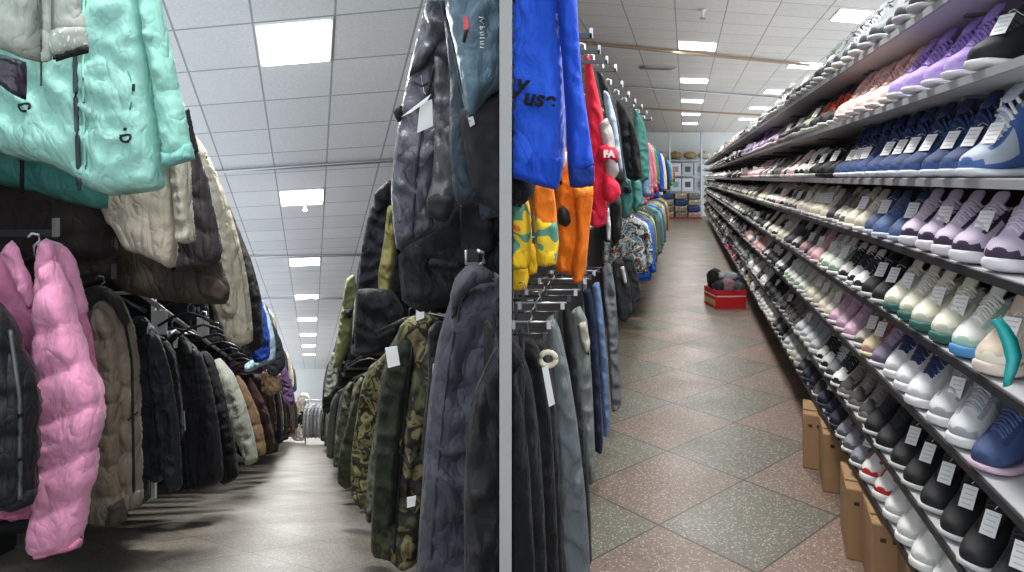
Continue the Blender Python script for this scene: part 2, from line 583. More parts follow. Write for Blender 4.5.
def lace_geo(kind, mb, mi=0):
    st = stations(kind)
    def top(x):
        for a, b in zip(st, st[1:]):
            if a[0] <= x <= b[0]:
                q = (x - a[0]) / (b[0] - a[0])
                return a[3] + q * (b[3] - a[3])
        return .05
    xs = (.006, .024, .042, .060, .076)
    for j, x in enumerate(xs):
        hw = .027 - .012 * x / .1
        pts = [(x + .006 * q, hw * q, top(min(x + .006 * q, .13)) + .005 - .012 * q * q) for q in (-1, -.5, 0, .5, 1)]
        mb.tube(pts, .0050, 5, mi)
        if j < 4:
            x2 = xs[j + 1]
            mb.tube([(x, -hw, top(x) - .006), ((x + x2) / 2, 0, top((x + x2) / 2) + .006), (x2, hw, top(x2) - .006)], .0044, 5, mi)
    mb.tube([(.004, -.006, top(.008) + .006), (.0, -.03, top(.0) - .008), (.02, -.045, .045)], .003, 5, mi)


def tongue_geo(kind, mb, mi=0):
    st = stations(kind); h = st[5][3]
    rings = []
    for q, (dx, dz, wd, th) in enumerate([(.030, -.024, .020, .008), (.004, .001, .023, .010), (-.014, .016, .024, .011), (-.024, .028, .018, .006)]):
        c = Vector((dx, 0, h + dz))
        rings.append([(c.x - th * .5, -wd, c.z), (c.x + th * .3, -wd * .7, c.z + th * .5), (c.x + th * .3, wd * .7, c.z + th * .5), (c.x - th * .5, wd, c.z), (c.x - th, 0, c.z - th * .5)])
    mb.loft(rings, mi)


def strap_geo(kind, mb, mi=0):
    for x, hw in ((-.004, .036), (.030, .040)):
        st = stations(kind)
        z = .124 if x < 0 else .106
        rings = []
        for q in range(7):
            a = math.pi * (q / 6)
            rings.append([(x - .013, -hw * math.cos(a), z - .035 + .041 * math.sin(a)), (x + .013, -hw * math.cos(a), z - .038 + .041 * math.sin(a)),
                          (x + .013, -hw * 1.09 * math.cos(a), z - .036 + .046 * math.sin(a)), (x - .013, -hw * 1.09 * math.cos(a), z - .033 + .046 * math.sin(a))])
        mb.loft(rings, mi)


def bake_sub(mb, name, mats, lv):
    me = mb.mesh(name, mats)
    o = link(name, me)
    md = o.modifiers.new('s', 'SUBSURF'); md.levels = lv; md.render_levels = lv
    dg = bpy.context.evaluated_depsgraph_get()
    r = bpy.data.meshes.new_from_object(o.evaluated_get(dg))
    r.name = name
    bpy.data.objects.remove(o); bpy.data.meshes.remove(me)
    return r


NUL = [plain((128, 128, 128))] * 3
TPL = {}
M_tag = plain((236, 236, 232), .6)
M_ink = plain((200, 201, 203), .6)
for kd in ('runner', 'hightop', 'chunky', 'boot', 'slim'):
    d = {}
    m = MB(); shoe_geo(kd, m); d['upper'] = bake_sub(m, 'upper', NUL, 1)
    m = MB(); sole_geo(kd, m); d['sole'] = bake_sub(m, 'sole', NUL[:1], 1)
    m = MB(); lace_geo(kd, m); d['laces'] = m.mesh('laces', NUL[:1])
    m = MB(); tongue_geo(kd, m); d['tongue'] = bake_sub(m, 'tongue', NUL[:1], 1)
    m = MB(); strap_geo(kd, m); d['strap'] = bake_sub(m, 'strap', NUL[:1], 1)
    # small copy: one mesh (0 cloth 1 accent 2 lining 3 sole 4 laces)
    m = MB(); shoe_geo(kd, m); sole_geo(kd, m, 3); lace_geo(kd, m, 4); tongue_geo(kd, m, 0)
    d['one'] = m.mesh('shoe', [NUL[0]] * 5)
    m = MB(); shoe_geo(kd, m, True); sole_geo(kd, m, 3, True); d['low'] = m
    TPL[kd] = d
tg = MB()
Rt = Matrix.Rotation(math.radians(-35), 3, 'Y')
tg.box((.074, .012, .098), (.0016, .036, .056), 0, 0, Rt)
for q in range(4):
    c = Vector((.074, .012, .098)) + Rt @ Vector((.0011, 0, .018 - .012 * q))
    tg.box(c, (.0006, .028 - .005 * (q % 2), .003), 1, 0, Rt)
tg.tube([(.02, .02, .12), (.045, .016, .132), Vector((.074, .012, .098)) + Rt @ Vector((0, 0, .033))], .0012, 4, 0)
TAG = tg.mesh('price_tag', [M_tag, M_ink], False)

# style: colours of upper, accent, lining, sole, laces; kind; what to call it; how many carry a tag
def S(up, ac, li, so, la, kind, words, tagp=.4, strap=False):
    return dict(up=up, ac=ac, li=li, so=so, la=la, kind=kind, words=words, tag=tagp, strap=strap)


W = (222, 222, 218); K = (28, 28, 32); G = (140, 142, 146)
ST = {
    'white_grey': S((212, 212, 210), (176, 178, 180), (90, 90, 94), W, (230, 230, 230), 'chunky', 'white and grey trainer', .3),
    'grey_strap': S((112, 118, 120), (64, 68, 72), (50, 50, 54), (176, 178, 176), (50, 54, 58), 'boot', 'pale grey trainer with dark straps', .1, True),
    'grey_mix': S((118, 123, 125), (66, 70, 76), (60, 60, 64), (206, 206, 202), (206, 208, 208), 'boot', 'mid grey trainer', .15),
    'black_white': S((38, 38, 42), (24, 24, 26), (20, 20, 22), (228, 228, 226), (60, 60, 64), 'runner', 'black trainer with white sole', .1),
    'lilac': S((164, 138, 206), (186, 164, 222), (104, 80, 142), (232, 228, 236), (150, 122, 196), 'hightop', 'lilac knitted high-top trainer', 0),
    'blush': S((226, 190, 180), (236, 208, 198), (150, 112, 106), (238, 230, 226), (222, 184, 176), 'hightop', 'blush pink knitted high-top trainer', 0),
    'black_orange': S((58, 58, 64), (40, 40, 44), (232, 92, 44), (226, 226, 224), (230, 96, 48), 'hightop', 'dark grey trainer with orange collar', 0),
    'black_green': S((58, 60, 64), (40, 40, 44), (140, 206, 60), (226, 226, 224), (140, 200, 60), 'hightop', 'dark grey trainer with lime green collar', 0),
    'charcoal': S((70, 70, 76), (48, 48, 52), (30, 30, 32), (176, 176, 176), (110, 110, 114), 'runner', 'charcoal trainer', .15),
    'mauve': S((158, 128, 166), (108, 88, 120), (60, 50, 66), (220, 214, 222), (180, 160, 190), 'runner', 'mauve trainer', .1),
    'navy_blue': S((36, 52, 92), (58, 84, 134), (34, 66, 160), (214, 220, 228), (40, 56, 96), 'boot', 'navy blue trainer with bright blue lining', .75),
    'blue_white': S((176, 186, 198), (70, 100, 160), (40, 70, 150), (226, 230, 234), (220, 224, 230), 'boot', 'white and blue trainer', .6),
    'black': S((30, 30, 33), (22, 22, 24), (16, 16, 18), (34, 34, 36), (40, 40, 44), 'runner', 'all black trainer', .4),
    'black_w': S((32, 32, 35), (22, 22, 24), (16, 16, 18), (196, 196, 194), (48, 48, 52), 'runner', 'black trainer with pale sole edge', .45),
    'purple': S((200, 186, 206), (62, 46, 70), (40, 32, 46), (222, 218, 224), (214, 200, 220), 'chunky', 'dark purple trainer with lilac toe and laces', .5),
    'denim': S((62, 80, 116), (84, 104, 144), (30, 36, 52), (196, 206, 220), (90, 110, 150), 'runner', 'denim blue trainer', .7),
    'ivory': S((222, 216, 196), (208, 200, 176), (120, 112, 96), (236, 234, 226), (230, 226, 212), 'runner', 'ivory trainer', .3),
    'cream_mix': S((190, 186, 172), (98, 96, 92), (70, 66, 60), (222, 220, 212), (120, 116, 110), 'runner', 'cream and grey trainer', .2),
    'cream_green': S((230, 226, 206), (196, 200, 180), (176, 156, 134), (52, 104, 92), (236, 234, 222), 'chunky', 'cream trainer with green sole', .25),
    'cream_blue': S((228, 232, 222), (170, 206, 190), (120, 110, 100), (84, 150, 204), (236, 238, 230), 'chunky', 'white and mint trainer with sky blue sole', .3),
    'beige': S((206, 186, 168), (228, 218, 200), (170, 146, 128), (216, 200, 188), (226, 214, 198), 'chunky', 'beige strapped trainer', .5, True),
    'panda': S((226, 226, 222), (36, 36, 40), (40, 40, 42), (230, 230, 228), (46, 46, 50), 'runner', 'black and white trainer', .3),
    'white_green': S((220, 224, 214), (150, 176, 150), (96, 108, 96), (232, 234, 228), (226, 228, 222), 'runner', 'white trainer with pale green panels', .25),
    'pink': S((220, 178, 182), (200, 146, 152), (140, 100, 106), (240, 226, 224), (226, 190, 194), 'runner', 'pink trainer', .25),
    'pink_white': S((232, 214, 208), (214, 170, 168), (150, 120, 116), (240, 234, 230), (232, 214, 210), 'runner', 'pale pink and white trainer', .25),
    'navy_pink': S((58, 76, 118), (46, 60, 98), (40, 44, 66), (206, 178, 196), (66, 84, 126), 'runner', 'navy trainer with pink sole', 0),
    'white_silver': S((210, 212, 214), (160, 164, 168), (70, 70, 74), (224, 224, 222), (176, 180, 184), 'chunky', 'silver white trainer', .3),
    'white_navy': S((226, 228, 228), (200, 204, 208), (44, 48, 66), (232, 232, 230), (44, 54, 98), 'chunky', 'white trainer with navy laces', .1),
    'violet_grey': S((120, 112, 132), (92, 86, 104), (60, 56, 70), (216, 212, 218), (176, 160, 190), 'runner', 'violet grey trainer', .3),
    'yellow_cream': S((228, 216, 172), (200, 150, 150), (150, 120, 100), (236, 224, 180), (214, 120, 120), 'runner', 'pale yellow trainer with pink laces', .3),
    'lilac_pink': S((206, 172, 190), (186, 150, 176), (120, 96, 112), (232, 216, 224), (210, 180, 200), 'runner', 'dusty pink trainer', .3),
    'dark_mix': S((54, 52, 52), (126, 122, 116), (30, 30, 32), (190, 188, 182), (150, 146, 140), 'runner', 'dark grey trainer with beige panels', .25),
    'white': S((228, 228, 224), (208, 208, 204), (120, 118, 114), (234, 234, 230), (236, 236, 234), 'chunky', 'plain white trainer', .15),
    'white_red': S((226, 226, 222), (196, 44, 46), (130, 126, 122), (232, 232, 228), (232, 232, 230), 'chunky', 'white trainer with red panels', .2),
    'grey_red': S((132, 132, 140), (90, 90, 98), (180, 50, 46), (216, 214, 212), (110, 108, 114), 'runner', 'grey trainer with red lining', .35),
    'navy_dark': S((38, 42, 58), (28, 32, 44), (20, 22, 30), (60, 64, 80), (50, 54, 70), 'runner', 'very dark navy trainer', .2),
    'fuchsia': S((226, 60, 120), (200, 40, 100), (120, 30, 60), (236, 220, 226), (240, 120, 160), 'runner', 'fuchsia pink trainer', 0),
}
# along each shelf: (down to this picture column of its front edge, style)
RUN = [
    [(985, 'white_grey'), (870, 'grey_strap'), (845, 'grey_mix'), (812, 'grey_strap'), (790, 'charcoal'), (770, 'grey_mix'), (752, 'charcoal'), (738, 'white_grey'), (722, 'ivory'), (0, 'grey_mix')],
    [(985, 'black_white'), (898, 'lilac'), (842, 'blush'), (812, 'black_orange'), (803, 'black_green'), (778, 'charcoal'), (760, 'mauve'), (745, 'lilac'), (725, 'black'), (0, 'charcoal')],
    [(985, 'blue_white'), (838, 'navy_blue'), (812, 'black'), (800, 'panda'), (785, 'pink_white'), (765, 'dark_mix'), (745, 'pink'), (730, 'black'), (0, 'panda')],
    [(902, 'purple'), (872, 'denim'), (848, 'ivory'), (828, 'cream_mix'), (800, 'ivory'), (785, 'cream_mix'), (765, 'panda'), (745, 'ivory'), (728, 'cream_mix'), (0, 'dark_mix')],
    [(975, 'beige'), (945, 'cream_blue'), (884, 'cream_green'), (868, 'black_w'), (842, 'panda'), (822, 'white_green'), (798, 'pink'), (786, 'panda'), (765, 'ivory'), (745, 'black_w'), (0, 'cream_mix')],
    [(988, 'navy_pink'), (938, 'white_silver'), (890, 'white_navy'), (872, 'violet_grey'), (856, 'yellow_cream'), (830, 'lilac_pink'), (806, 'ivory'), (785, 'white_green'), (765, 'navy_dark'), (745, 'pink'), (0, 'dark_mix')],
    [(868, 'black_w'), (846, 'dark_mix'), (818, 'panda'), (800, 'white_silver'), (780, 'dark_mix'), (765, 'black'), (750, 'white'), (735, 'grey_mix'), (0, 'black')],
    [(885, 'white'), (868, 'white_red'), (838, 'grey_red'), (806, 'navy_dark'), (790, 'white_silver'), (775, 'grey_mix'), (752, 'white'), (736, 'dark_mix'), (727, 'fuchsia'), (0, 'grey_mix')],
]
PITCH, YLIM, YPART = .136, 6.35, 3.6


def smat(c, r=.7):
    return plain(c, r, 0, 'shoe_material')


def set_mat(o, i, m):
    o.material_slots[i].link = 'OBJECT'
    o.material_slots[i].material = m


def var(c, k):
    return c if k == 0 else tuple(max(0, min(255, round(x * (1 + k)))) for x in c)


stuff = MB(); stuff_mats = []; stuff_idx = {}


def sidx(m):
    if m.name not in stuff_idx:
        stuff_idx[m.name] = len(stuff_mats); stuff_mats.append(m)
    return stuff_idx[m.name]


SSC = Vector((1.08, .93, 1.04))
for si, z in enumerate(SH_Z):
    Y = max(1.50, F * (max(0, -z - .13)) / 394 - .02) + .03 * (si % 3)
    cnt = {}; seq = 0
    while Y < 23.0:
        xp = SH_D - .015 + .125 + rnd.uniform(-.006, .006)
        pos = RP(xp, Y, z + .0005)
        pxf = 512 + F * (pos.x - .115) / max(.5, (pos.y - .07))
        for lim, sn in RUN[si]:
            if pxf >= lim:
                break
        if Y > 2.6 and rnd.random() < (.10 if Y < 4.2 else .30):
            sn = rnd.choice(('panda', 'cream_mix', 'dark_mix', 'white_silver', 'black_w', 'ivory', 'grey_mix', 'pink_white', 'charcoal', 'white_green'))
        s = ST[sn]
        kv = rnd.choice((0, 0, -.1, .06)) if Y > 2.2 else 0
        # toes turned towards the entrance; the toe direction is local +x
        ph = math.radians(72 if si < 3 else 60) + rnd.uniform(-.07, .07)
        rz = math.atan2(-math.cos(ph), -math.sin(ph))
        kd = s['kind']
        if Y < YLIM:
            i = cnt.get(sn, 0); cnt[sn] = i + 1
            tagged = rnd.random() < (s['tag'] * .9 + .12 * (s['tag'] > 0)) * (1 if Y < 4.5 else .6)
            lab = f'{s["words"]}, {nth(i)} such from near end, {ORD[si]} shelf down'
            if Y < YPART:
                o = link('shoe', TPL[kd]['upper'], None, pos)
                for j, c in enumerate(('up', 'ac', 'li')):
                    set_mat(o, j, smat(var(s[c], kv)))
                for nm, c in (('sole', 'so'), ('tongue', 'up'), ('strap' if s['strap'] else 'laces', 'la')):
                    q = link(nm, TPL[kd][nm], o); set_mat(q, 0, smat(s[c], .6))
                if tagged:
                    q = link('price_tag', TAG, o)
            else:
                o = link('shoe', TPL[kd]['one'], None, pos)
                for j, c in enumerate(('up', 'ac', 'li', 'so', 'la')):
                    set_mat(o, j, smat(var(s[c], kv)))
                if tagged:
                    q = link('price_tag', TAG, o)
            o.rotation_euler = (0, 0, rz)
            o.scale = SSC * (1 if Y < 2.6 else rnd.uniform(.93, 1.05))
            tag(o, lab, 'shoe', f'{s["words"]}s on the {ORD[si]} shelf')
        else:
            R = Matrix.Rotation(rz + rnd.uniform(-.15, .15), 3, 'Z') @ Matrix.Diagonal(SSC * rnd.uniform(.9, 1.12))
            src = TPL[kd]['low']
            kv = rnd.choice((-.35, -.2, 0, 0, .1))
            ids = [sidx(smat(var(s[c], kv))) for c in ('up', 'ac')] + [sidx(smat(s[c])) for c in ('li', 'so')]
            stuff.add([pos + R @ Vector(v) for v in src.v], src.f, [ids[i] for i in src.m])
            if rnd.random() < .4:
                stuff.box(pos + R @ Vector((.09, 0, .08)), (.002, .04, .06), sidx(M_tag), rz)
        Y += PITCH * (1 if Y < 9 else 1.35) * rnd.uniform(.97, 1.05)
o = stuff.build('shoe', stuff_mats)
tag(o, 'hundreds of far away assorted shoes filling the distant bays of the shelving', 'shoes', None, 'stuff')

# teal gel insole hanging from the beige trainer is a strap-like tag
tl = thing('hanging_label', 'teal curved plastic label hanging in front of the beige trainers', 'label', wpt(1003, 352, 1.22))
m = MB()
pts = [wpt(996, 319, 1.24), wpt(1003, 328, 1.235), wpt(1010, 342, 1.23), wpt(1014, 358, 1.225), wpt(1011, 372, 1.22), wpt(1007, 386, 1.22)]
rings = []
for i, p in enumerate(pts):
    p = p - tl.location
    wd = (.010, .012, .015, .015, .013, .008)[i]
    rings.append([(p.x - wd, p.y, p.z - wd * .3), (p.x, p.y - .003, p.z), (p.x + wd, p.y, p.z + wd * .3), (p.x, p.y + .003, p.z)])
m.loft(rings); m.build('strip', plain((30, 150, 148), .4), tl, True)

# ------------------------------------------------------------------ cardboard boxes and the red crate on the floor
def carton(px, py, rz, d, label, tilt=0, open_flap=False):
    Y = F * EYE / (py - HY)
    p = wpt(px, py, Y); p.z = 0
    t = thing('cardboard_box', label, 'box', p, 'cardboard boxes under the shoe shelves', rz)
    mc = plain((160, 126, 90), .85)
    m = MB().box((d[0] / 2, d[1] / 2, d[2] / 2), d)
    o = m.build('carton', mc, t)
    md = o.modifiers.new('b', 'BEVEL'); md.width = .006; md.segments = 2
    MB().box((d[0] / 2, d[1] / 2, d[2] + .0008), (.05, d[1] * .98, .001)).box((d[0] / 2, -.0008, d[2] * .86), (.05, .001, d[2] * .26)).build('tape', plain((196, 164, 116), .35), t)
    mk = MB()
    for q in range(5):
        mk.box((d[0] * .15 + q * d[0] * .17, -.001, d[2] * .80), (.018, .001, .014))
    mk.build('printed_marks', plain((58, 46, 40), .8), t)
    fl = MB().box((d[0] / 2, d[1] / 2, d[2] + .004), (d[0] * .98, d[1] * .48, .004)); fl.build('flap', mc, t)


carton(803, 468, -.40, (.22, .24, .265), 'cardboard box under the shoe shelves farthest from the viewer')
carton(823, 492, -.36, (.26, .24, .265), 'cardboard box standing second farthest under the shoe shelves')
carton(846, 559, -.38, (.24, .26, .265), 'narrow cardboard box in the middle of the five under the shelves')
carton(872, 602, -.36, (.22, .24, .265), 'cardboard box second nearest the viewer, marks along its top edge')
carton(906, 640, -.40, (.20, .26, .28), 'cardboard box under white trainers nearest the viewer')

cp = wpt(716, 309, F * EYE / (309 - HY)); cp.z = 0
cr = thing('crate', 'red crate on the aisle floor heaped with dark clothes', 'crate', cp, None, .05)
Mr = plain((196, 34, 44), .5)
cw, cdp, ch = .33, .36, .20
sh = MB()
for c, d in (((cw / 2, 0, ch / 2), (cw, .012, ch)), ((cw / 2, cdp, ch / 2), (cw, .012, ch)), ((0, cdp / 2, ch / 2), (.012, cdp, ch)), ((cw, cdp / 2, ch / 2), (.012, cdp, ch)), ((cw / 2, cdp / 2, .006), (cw, cdp, .012))):
    sh.box(c, d)
sh.build('body', Mr, cr)
MB().box((cw / 2, -.009, ch * .68), (cw * .98, .004, .014)).box((-.009, cdp / 2, ch * .68), (.004, cdp * .98, .014)).build('band', plain((226, 190, 186), .6), cr)
MB().box((-.008, cdp / 2, ch * .3), (.004, cdp * .9, .06)).build('side_label', plain((200, 170, 110), .6), cr)
for nm, mt, ps, sc_ in (('dark navy', (40, 44, 58), (.09, .11, .25), (1.1, 1, 1)), ('black', (26, 26, 30), (.07, .27, .33), (1, 1, 1.3)), ('grey', (104, 104, 112), (.24, .12, .25), (1.1, 1, .9)),
                        ('dusty mauve', (140, 112, 120), (.15, .06, .28), (.8, .7, 1.0)), ('slate blue', (76, 88, 112), (.26, .25, .30), (1, 1.2, 1.1)), ('pale grey', (150, 152, 158), (.18, .20, .37), (1.2, .9, .6))):
    g = MB(); rg = []
    for i in range(9):
        a = math.pi * i / 8
        rg.append([Vector(sc_) * Vector((.095 * math.sin(a) * math.cos(b) * (1 + .6 * noise.noise(Vector((i * .7, b * 1.5, ps[0] * 9)))), .1 * math.sin(a) * math.sin(b) * (1 + .6 * noise.noise(Vector((b * 1.4, i, 3)))), -.085 * math.cos(a) * (1 + .3 * noise.noise(Vector((b * 2, i * .9, ps[1] * 20)))))) for b in [2 * math.pi * k / 14 for k in range(14)]])
    g.loft(rg)
    o = g.build('folded_garment', fabric(mt), None, True, cp + Vector(ps) + Vector((0, 0, -.04)))
    tag(o, f'crumpled {nm} garment heaped in the red crate', 'clothing', 'clothes in the red crate')

# ------------------------------------------------------------------ clothes
def resample(poly, step):
    """closed Catmull-Rom through the outline's corners"""
    n = len(poly); out = []
    for i in range(n):
        p0, p1_, p2, p3 = (np.array(poly[(i + k - 1) % n], float) for k in range(4))
        m = max(1, int(np.linalg.norm(p2 - p1_) / step))
        for k in range(m):
            t = k / m
            a = p1_ + (p2 - p1_) * t
            h = (p2 - p0) * .5 * (t ** 3 - 2 * t ** 2 + t) + (p3 - p1_) * .5 * (t ** 3 - t ** 2) + p1_ * (2 * t ** 3 - 3 * t ** 2 + 1) + p2 * (-2 * t ** 3 + 3 * t ** 2)
            out.append(.68 * a + .32 * h)
    return np.array(out)


def inflate(poly, T, R=None, quilts=0, fold=.012, seed=0, grid=None, seam=.45, tilt=0, back=.8, vfreq=15):
    """a soft solid over an outline in the (x, z) plane: verts (x, y, z) and faces; y < 0 is its front"""
    P = np.array(poly, float)
    size = P.max(0) - P.min(0)
    if grid is None:
        grid = min(max(min(size) / 17, .009), .022)
    B = resample(poly, grid)
    R = R or min(size) * .15
    T = min(T, .3 * min(size) + .006)
    A, Bn = B, np.roll(B, -1, 0)

    def dist(p):
        d = Bn - A
        t = np.clip(((p - A) * d).sum(1) / np.maximum((d * d).sum(1), 1e-12), 0, 1)
        return np.sqrt((((A + d * t[:, None]) - p) ** 2).sum(1).min())

    def inside(p):
        x, y = p
        c = ((A[:, 1] > y) != (Bn[:, 1] > y))
        xi = A[:, 0] + (y - A[:, 1]) / np.where(c, Bn[:, 1] - A[:, 1], 1) * (Bn[:, 0] - A[:, 0])
        return (c & (x < xi)).sum() % 2 == 1
    pts = [tuple(b) for b in B]; ds = [0.0] * len(B)
    lo, hi = P.min(0), P.max(0)
    r = random.Random(seed)
    row = 0
    zz = lo[1] + grid / 2
    while zz < hi[1]:
        xx = lo[0] + grid * (.25 + .5 * (row % 2))
        while xx < hi[0]:
            p = np.array((xx + r.uniform(-.08, .08) * grid, zz + r.uniform(-.08, .08) * grid))
            if inside(p):
                dd = dist(p)
                if dd > grid * .38:
                    pts.append(tuple(p)); ds.append(dd)
            xx += grid
        zz += grid * .87; row += 1
    n0 = len(B)
    vco, ed, fc, ov, oe, of = delaunay_2d_cdt([Vector(p) for p in pts], [], [list(range(n0))], 1, 1e-6)
    npt = len(vco)
    dv = [0.0] * npt
    for i, src in enumerate(ov):
        dv[i] = max([ds[k] for k in src], default=0.0) if src else 0.0
        if src and min(src) < n0:
            dv[i] = 0.0
    sx = seed * 3.17
    fr, bk = [], []
    zr = max(hi[1] - lo[1], 1e-6)
    for i, c in enumerate(vco):
        x, z = c
        q = min(dv[i] / R, 1)
        t = T * math.sqrt(max(0, 1 - (1 - q) ** 2))
        v = 0
        if quilts:
            v = (z - lo[1]) / zr * quilts + tilt * (x - lo[0]) / max(size[0], 1e-6) + .06 * noise.noise(Vector((x * 9, z * 3, sx)))
            t *= (1 - seam) + seam * abs(math.sin(math.pi * v)) ** .4
        e = min(1, dv[i] / (grid * 2))
        wx = x + .05 * noise.noise(Vector((x * 4, z * 5, sx + 2)))
        r1 = 1 - 2.2 * abs(noise.noise(Vector((wx * vfreq * .55, z * 2.1, sx))))
        r2 = 1 - 2.6 * abs(noise.noise(Vector((wx * 13 + z * 9, z * 14 - wx * 5, sx + 5))))
        r3 = noise.noise(Vector((x * 55, z * 32, sx + 9)))
        f = -fold * (.4 if quilts else 1.15) * e * (.8 * r1 + .6 * r2 + .3 * r3)
        if quilts:
            pin = 1 - .055 * (1 - abs(math.sin(math.pi * v)) ** .4)
            x = (lo[0] + hi[0]) / 2 + (x - (lo[0] + hi[0]) / 2) * pin
        fr.append((x, -t + f, z)); bk.append((x, t * back + f * .4, z))
    fr = np.array(fr); bk = np.array(bk)
    m = {}
    verts = list(map(tuple, fr)); faces = []
    bi = {}
    for i in range(npt):
        if dv[i] == 0.0:
            bi[i] = i
        else:
            bi[i] = len(verts); verts.append(tuple(bk[i]))
    for f in fc:
        faces.append(tuple(f)); faces.append(tuple(bi[i] for i in reversed(f)))
    return verts, faces


def bend(v, root, side):
    """cloth that meets the partition turns along it instead of passing through"""
    out = []
    for x, y, z in v:
        X = root.x + x; Y = y
        if side == 'R' and X < WALL_R + .002:
            e = WALL_R + .002 - X; s_ = min(1, e / .06)
            X = WALL_R + .002 + (Y + .1) * s_ * .3 if Y > -.1 else WALL_R + .002
            Y = Y * (1 - s_) + e
        elif side == 'L' and X > WALL_L - .002:
            e = X - (WALL_L - .002); s_ = min(1, e / .06)
            X = WALL_L - .002 - (Y + .1) * s_ * .3 if Y > -.1 else WALL_L - .002
            Y = Y * (1 - s_) + e
        out.append((X - root.x, Y, z))
    return out


class Garment:
    """a hanging garment traced at its own depth Y; parts are soft solids"""
    def __init__(s, name, label, cat, Y, px, py, group=None, side=None):
        s.Y = Y; s.side = side
        s.p = wpt(px, py, Y)
        s.root = thing(name, label, cat, s.p, group)
        s.bvh = None; s.seed = abs(hash_(label)) % 97

    def loc(s, q, dy=0):
        P = wpt(q[0], q[1], s.Y + dy) - s.p
        return (P.x, P.z)

    def puff(s, nm, poly, mat, T=.05, dy=0.0, **k):
        T *= .85 if k.get('quilts') else .62
        pl = [s.loc(q, dy) for q in poly]
        s.seed += 1
        v, f = inflate(pl, T, seed=s.seed, **k)
        v = [(x, y + dy, z) for x, y, z in v]
        if s.side:
            v = bend(v, s.p, s.side)
        m = MB().add(v, f)
        o = m.build(nm, mat, s.root, True)
        b = BVHTree.FromPolygons(m.v, m.f)
        s.bvh = (s.bvh or []) + [b]
        return o

    def surf(s, px, py, off=.003):
        """local point on the front of what has been built, seen through that spot"""
        o = Vector((0, 0, EYE)) - s.p
        d = (wpt(px, py, 1.0) - Vector((0, 0, EYE))).normalized()
        best = None
        for b in s.bvh or []:
            h = b.ray_cast(o, d)
            if h[0] is not None and (best is None or h[3] < best[1]):
                best = (h[0], h[3])
        P = best[0] if best else wpt(px, py, s.Y) - s.p
        return P - d * off

    def cord(s, nm, pts, r, mat, off=.003, n=5, dens=6):
        q = []
        for a, b in zip(pts, pts[1:]):
            m = max(1, int(math.dist(a, b) / dens))
            q += [(a[0] + (b[0] - a[0]) * k / m, a[1] + (b[1] - a[1]) * k / m) for k in range(m)]
        q.append(pts[-1])
        P = [s.surf(x, y, off) for x, y in q]
        if len(P) > 6:
            for _ in range(3):
                P = [P[0]] + [(P[i - 1] + P[i] * 2 + P[i + 1]) / 4 for i in range(1, len(P) - 1)] + [P[-1]]
        return MB().tube(P, r, n).build(nm, mat, s.root, True)

    def patch(s, nm, poly, mat, off=.004, th=.003, ys=None):
        """flat label or tag lying on the garment"""
        c = [s.surf(x, y, off) for x, y in poly]
        if ys is not None:
            c = [wpt(x, y, ys) - s.p for x, y in poly]
        m = len(c)
        b = [p + Vector((0, th, 0)) for p in c]
        return MB().add(c + b, [tuple(range(m)), tuple(range(2 * m - 1, m - 1, -1))] + [(i, (i + 1) % m, m + (i + 1) % m, m + i) for i in range(m)]).build(nm, mat, s.root)


def hash_(t):
    h = 0
    for ch in t:
        h = (h * 131 + ord(ch)) % 1000003
    return h


M_tagc = plain((228, 230, 230), .6)
M_zip = plain((70, 78, 80), .35, .5)
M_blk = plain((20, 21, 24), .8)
M_zipl = plain((84, 86, 90), .4, .4)
M_seam = fabric((62, 66, 76), .7)
GL = 'coats on the high left rail of the coat aisle'
GLo = 'coats on the low left rail of the coat aisle'
GR = 'coats on the high right rail of the coat aisle'
GRo = 'coats on the low right rail of the coat aisle'

# ---- coat aisle, left, upper rail
g = Garment('jacket', 'sage grey cropped jacket with patterned turned-up cuff, topmost corner beside mint coat', 'jacket', 1.5, 20, 62, GL)
f_sage = fabric((164, 170, 160), .7)
g.puff('body', [(-70, -70), (56, -70), (54, 0), (53, 25), (52, 60), (42, 63), (22, 58), (0, 49), (-70, 38)], f_sage, .05, fold=.02)
g.puff('sleeve', [(48, -70), (84, -70), (80, 0), (84, 20), (85, 30), (70, 34), (53, 34), (52, 20)], f_sage, .035, -.02, fold=.016)
g.puff('cuff', [(53, 29), (70, 27), (85, 27), (88, 40), (88, 52), (72, 55), (53, 60)], blotch([(196, 200, 190), (150, 158, 148), (214, 216, 208)], 70, stretch=(1, 1, .4)), .035, -.03)
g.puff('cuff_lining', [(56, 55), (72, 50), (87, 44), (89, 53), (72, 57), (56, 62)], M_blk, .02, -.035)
g.puff('placket', [(38, -60), (51, -60), (51, 20), (51, 60), (42, 62), (40, 20)], fabric((158, 166, 156), .7), .012, -.055)
g.cord('drawstring', [(40, -10), (41, 40), (41, 70), (41, 86)], .0024, fabric((110, 116, 106)), .006)
g.puff('lining', [(-30, 50), (0, 54), (26, 62), (27, 82), (26, 100), (12, 94), (-2, 84), (-30, 70)], fabric((54, 40, 66), .35, spec=.6), .02, .03, fold=.02)

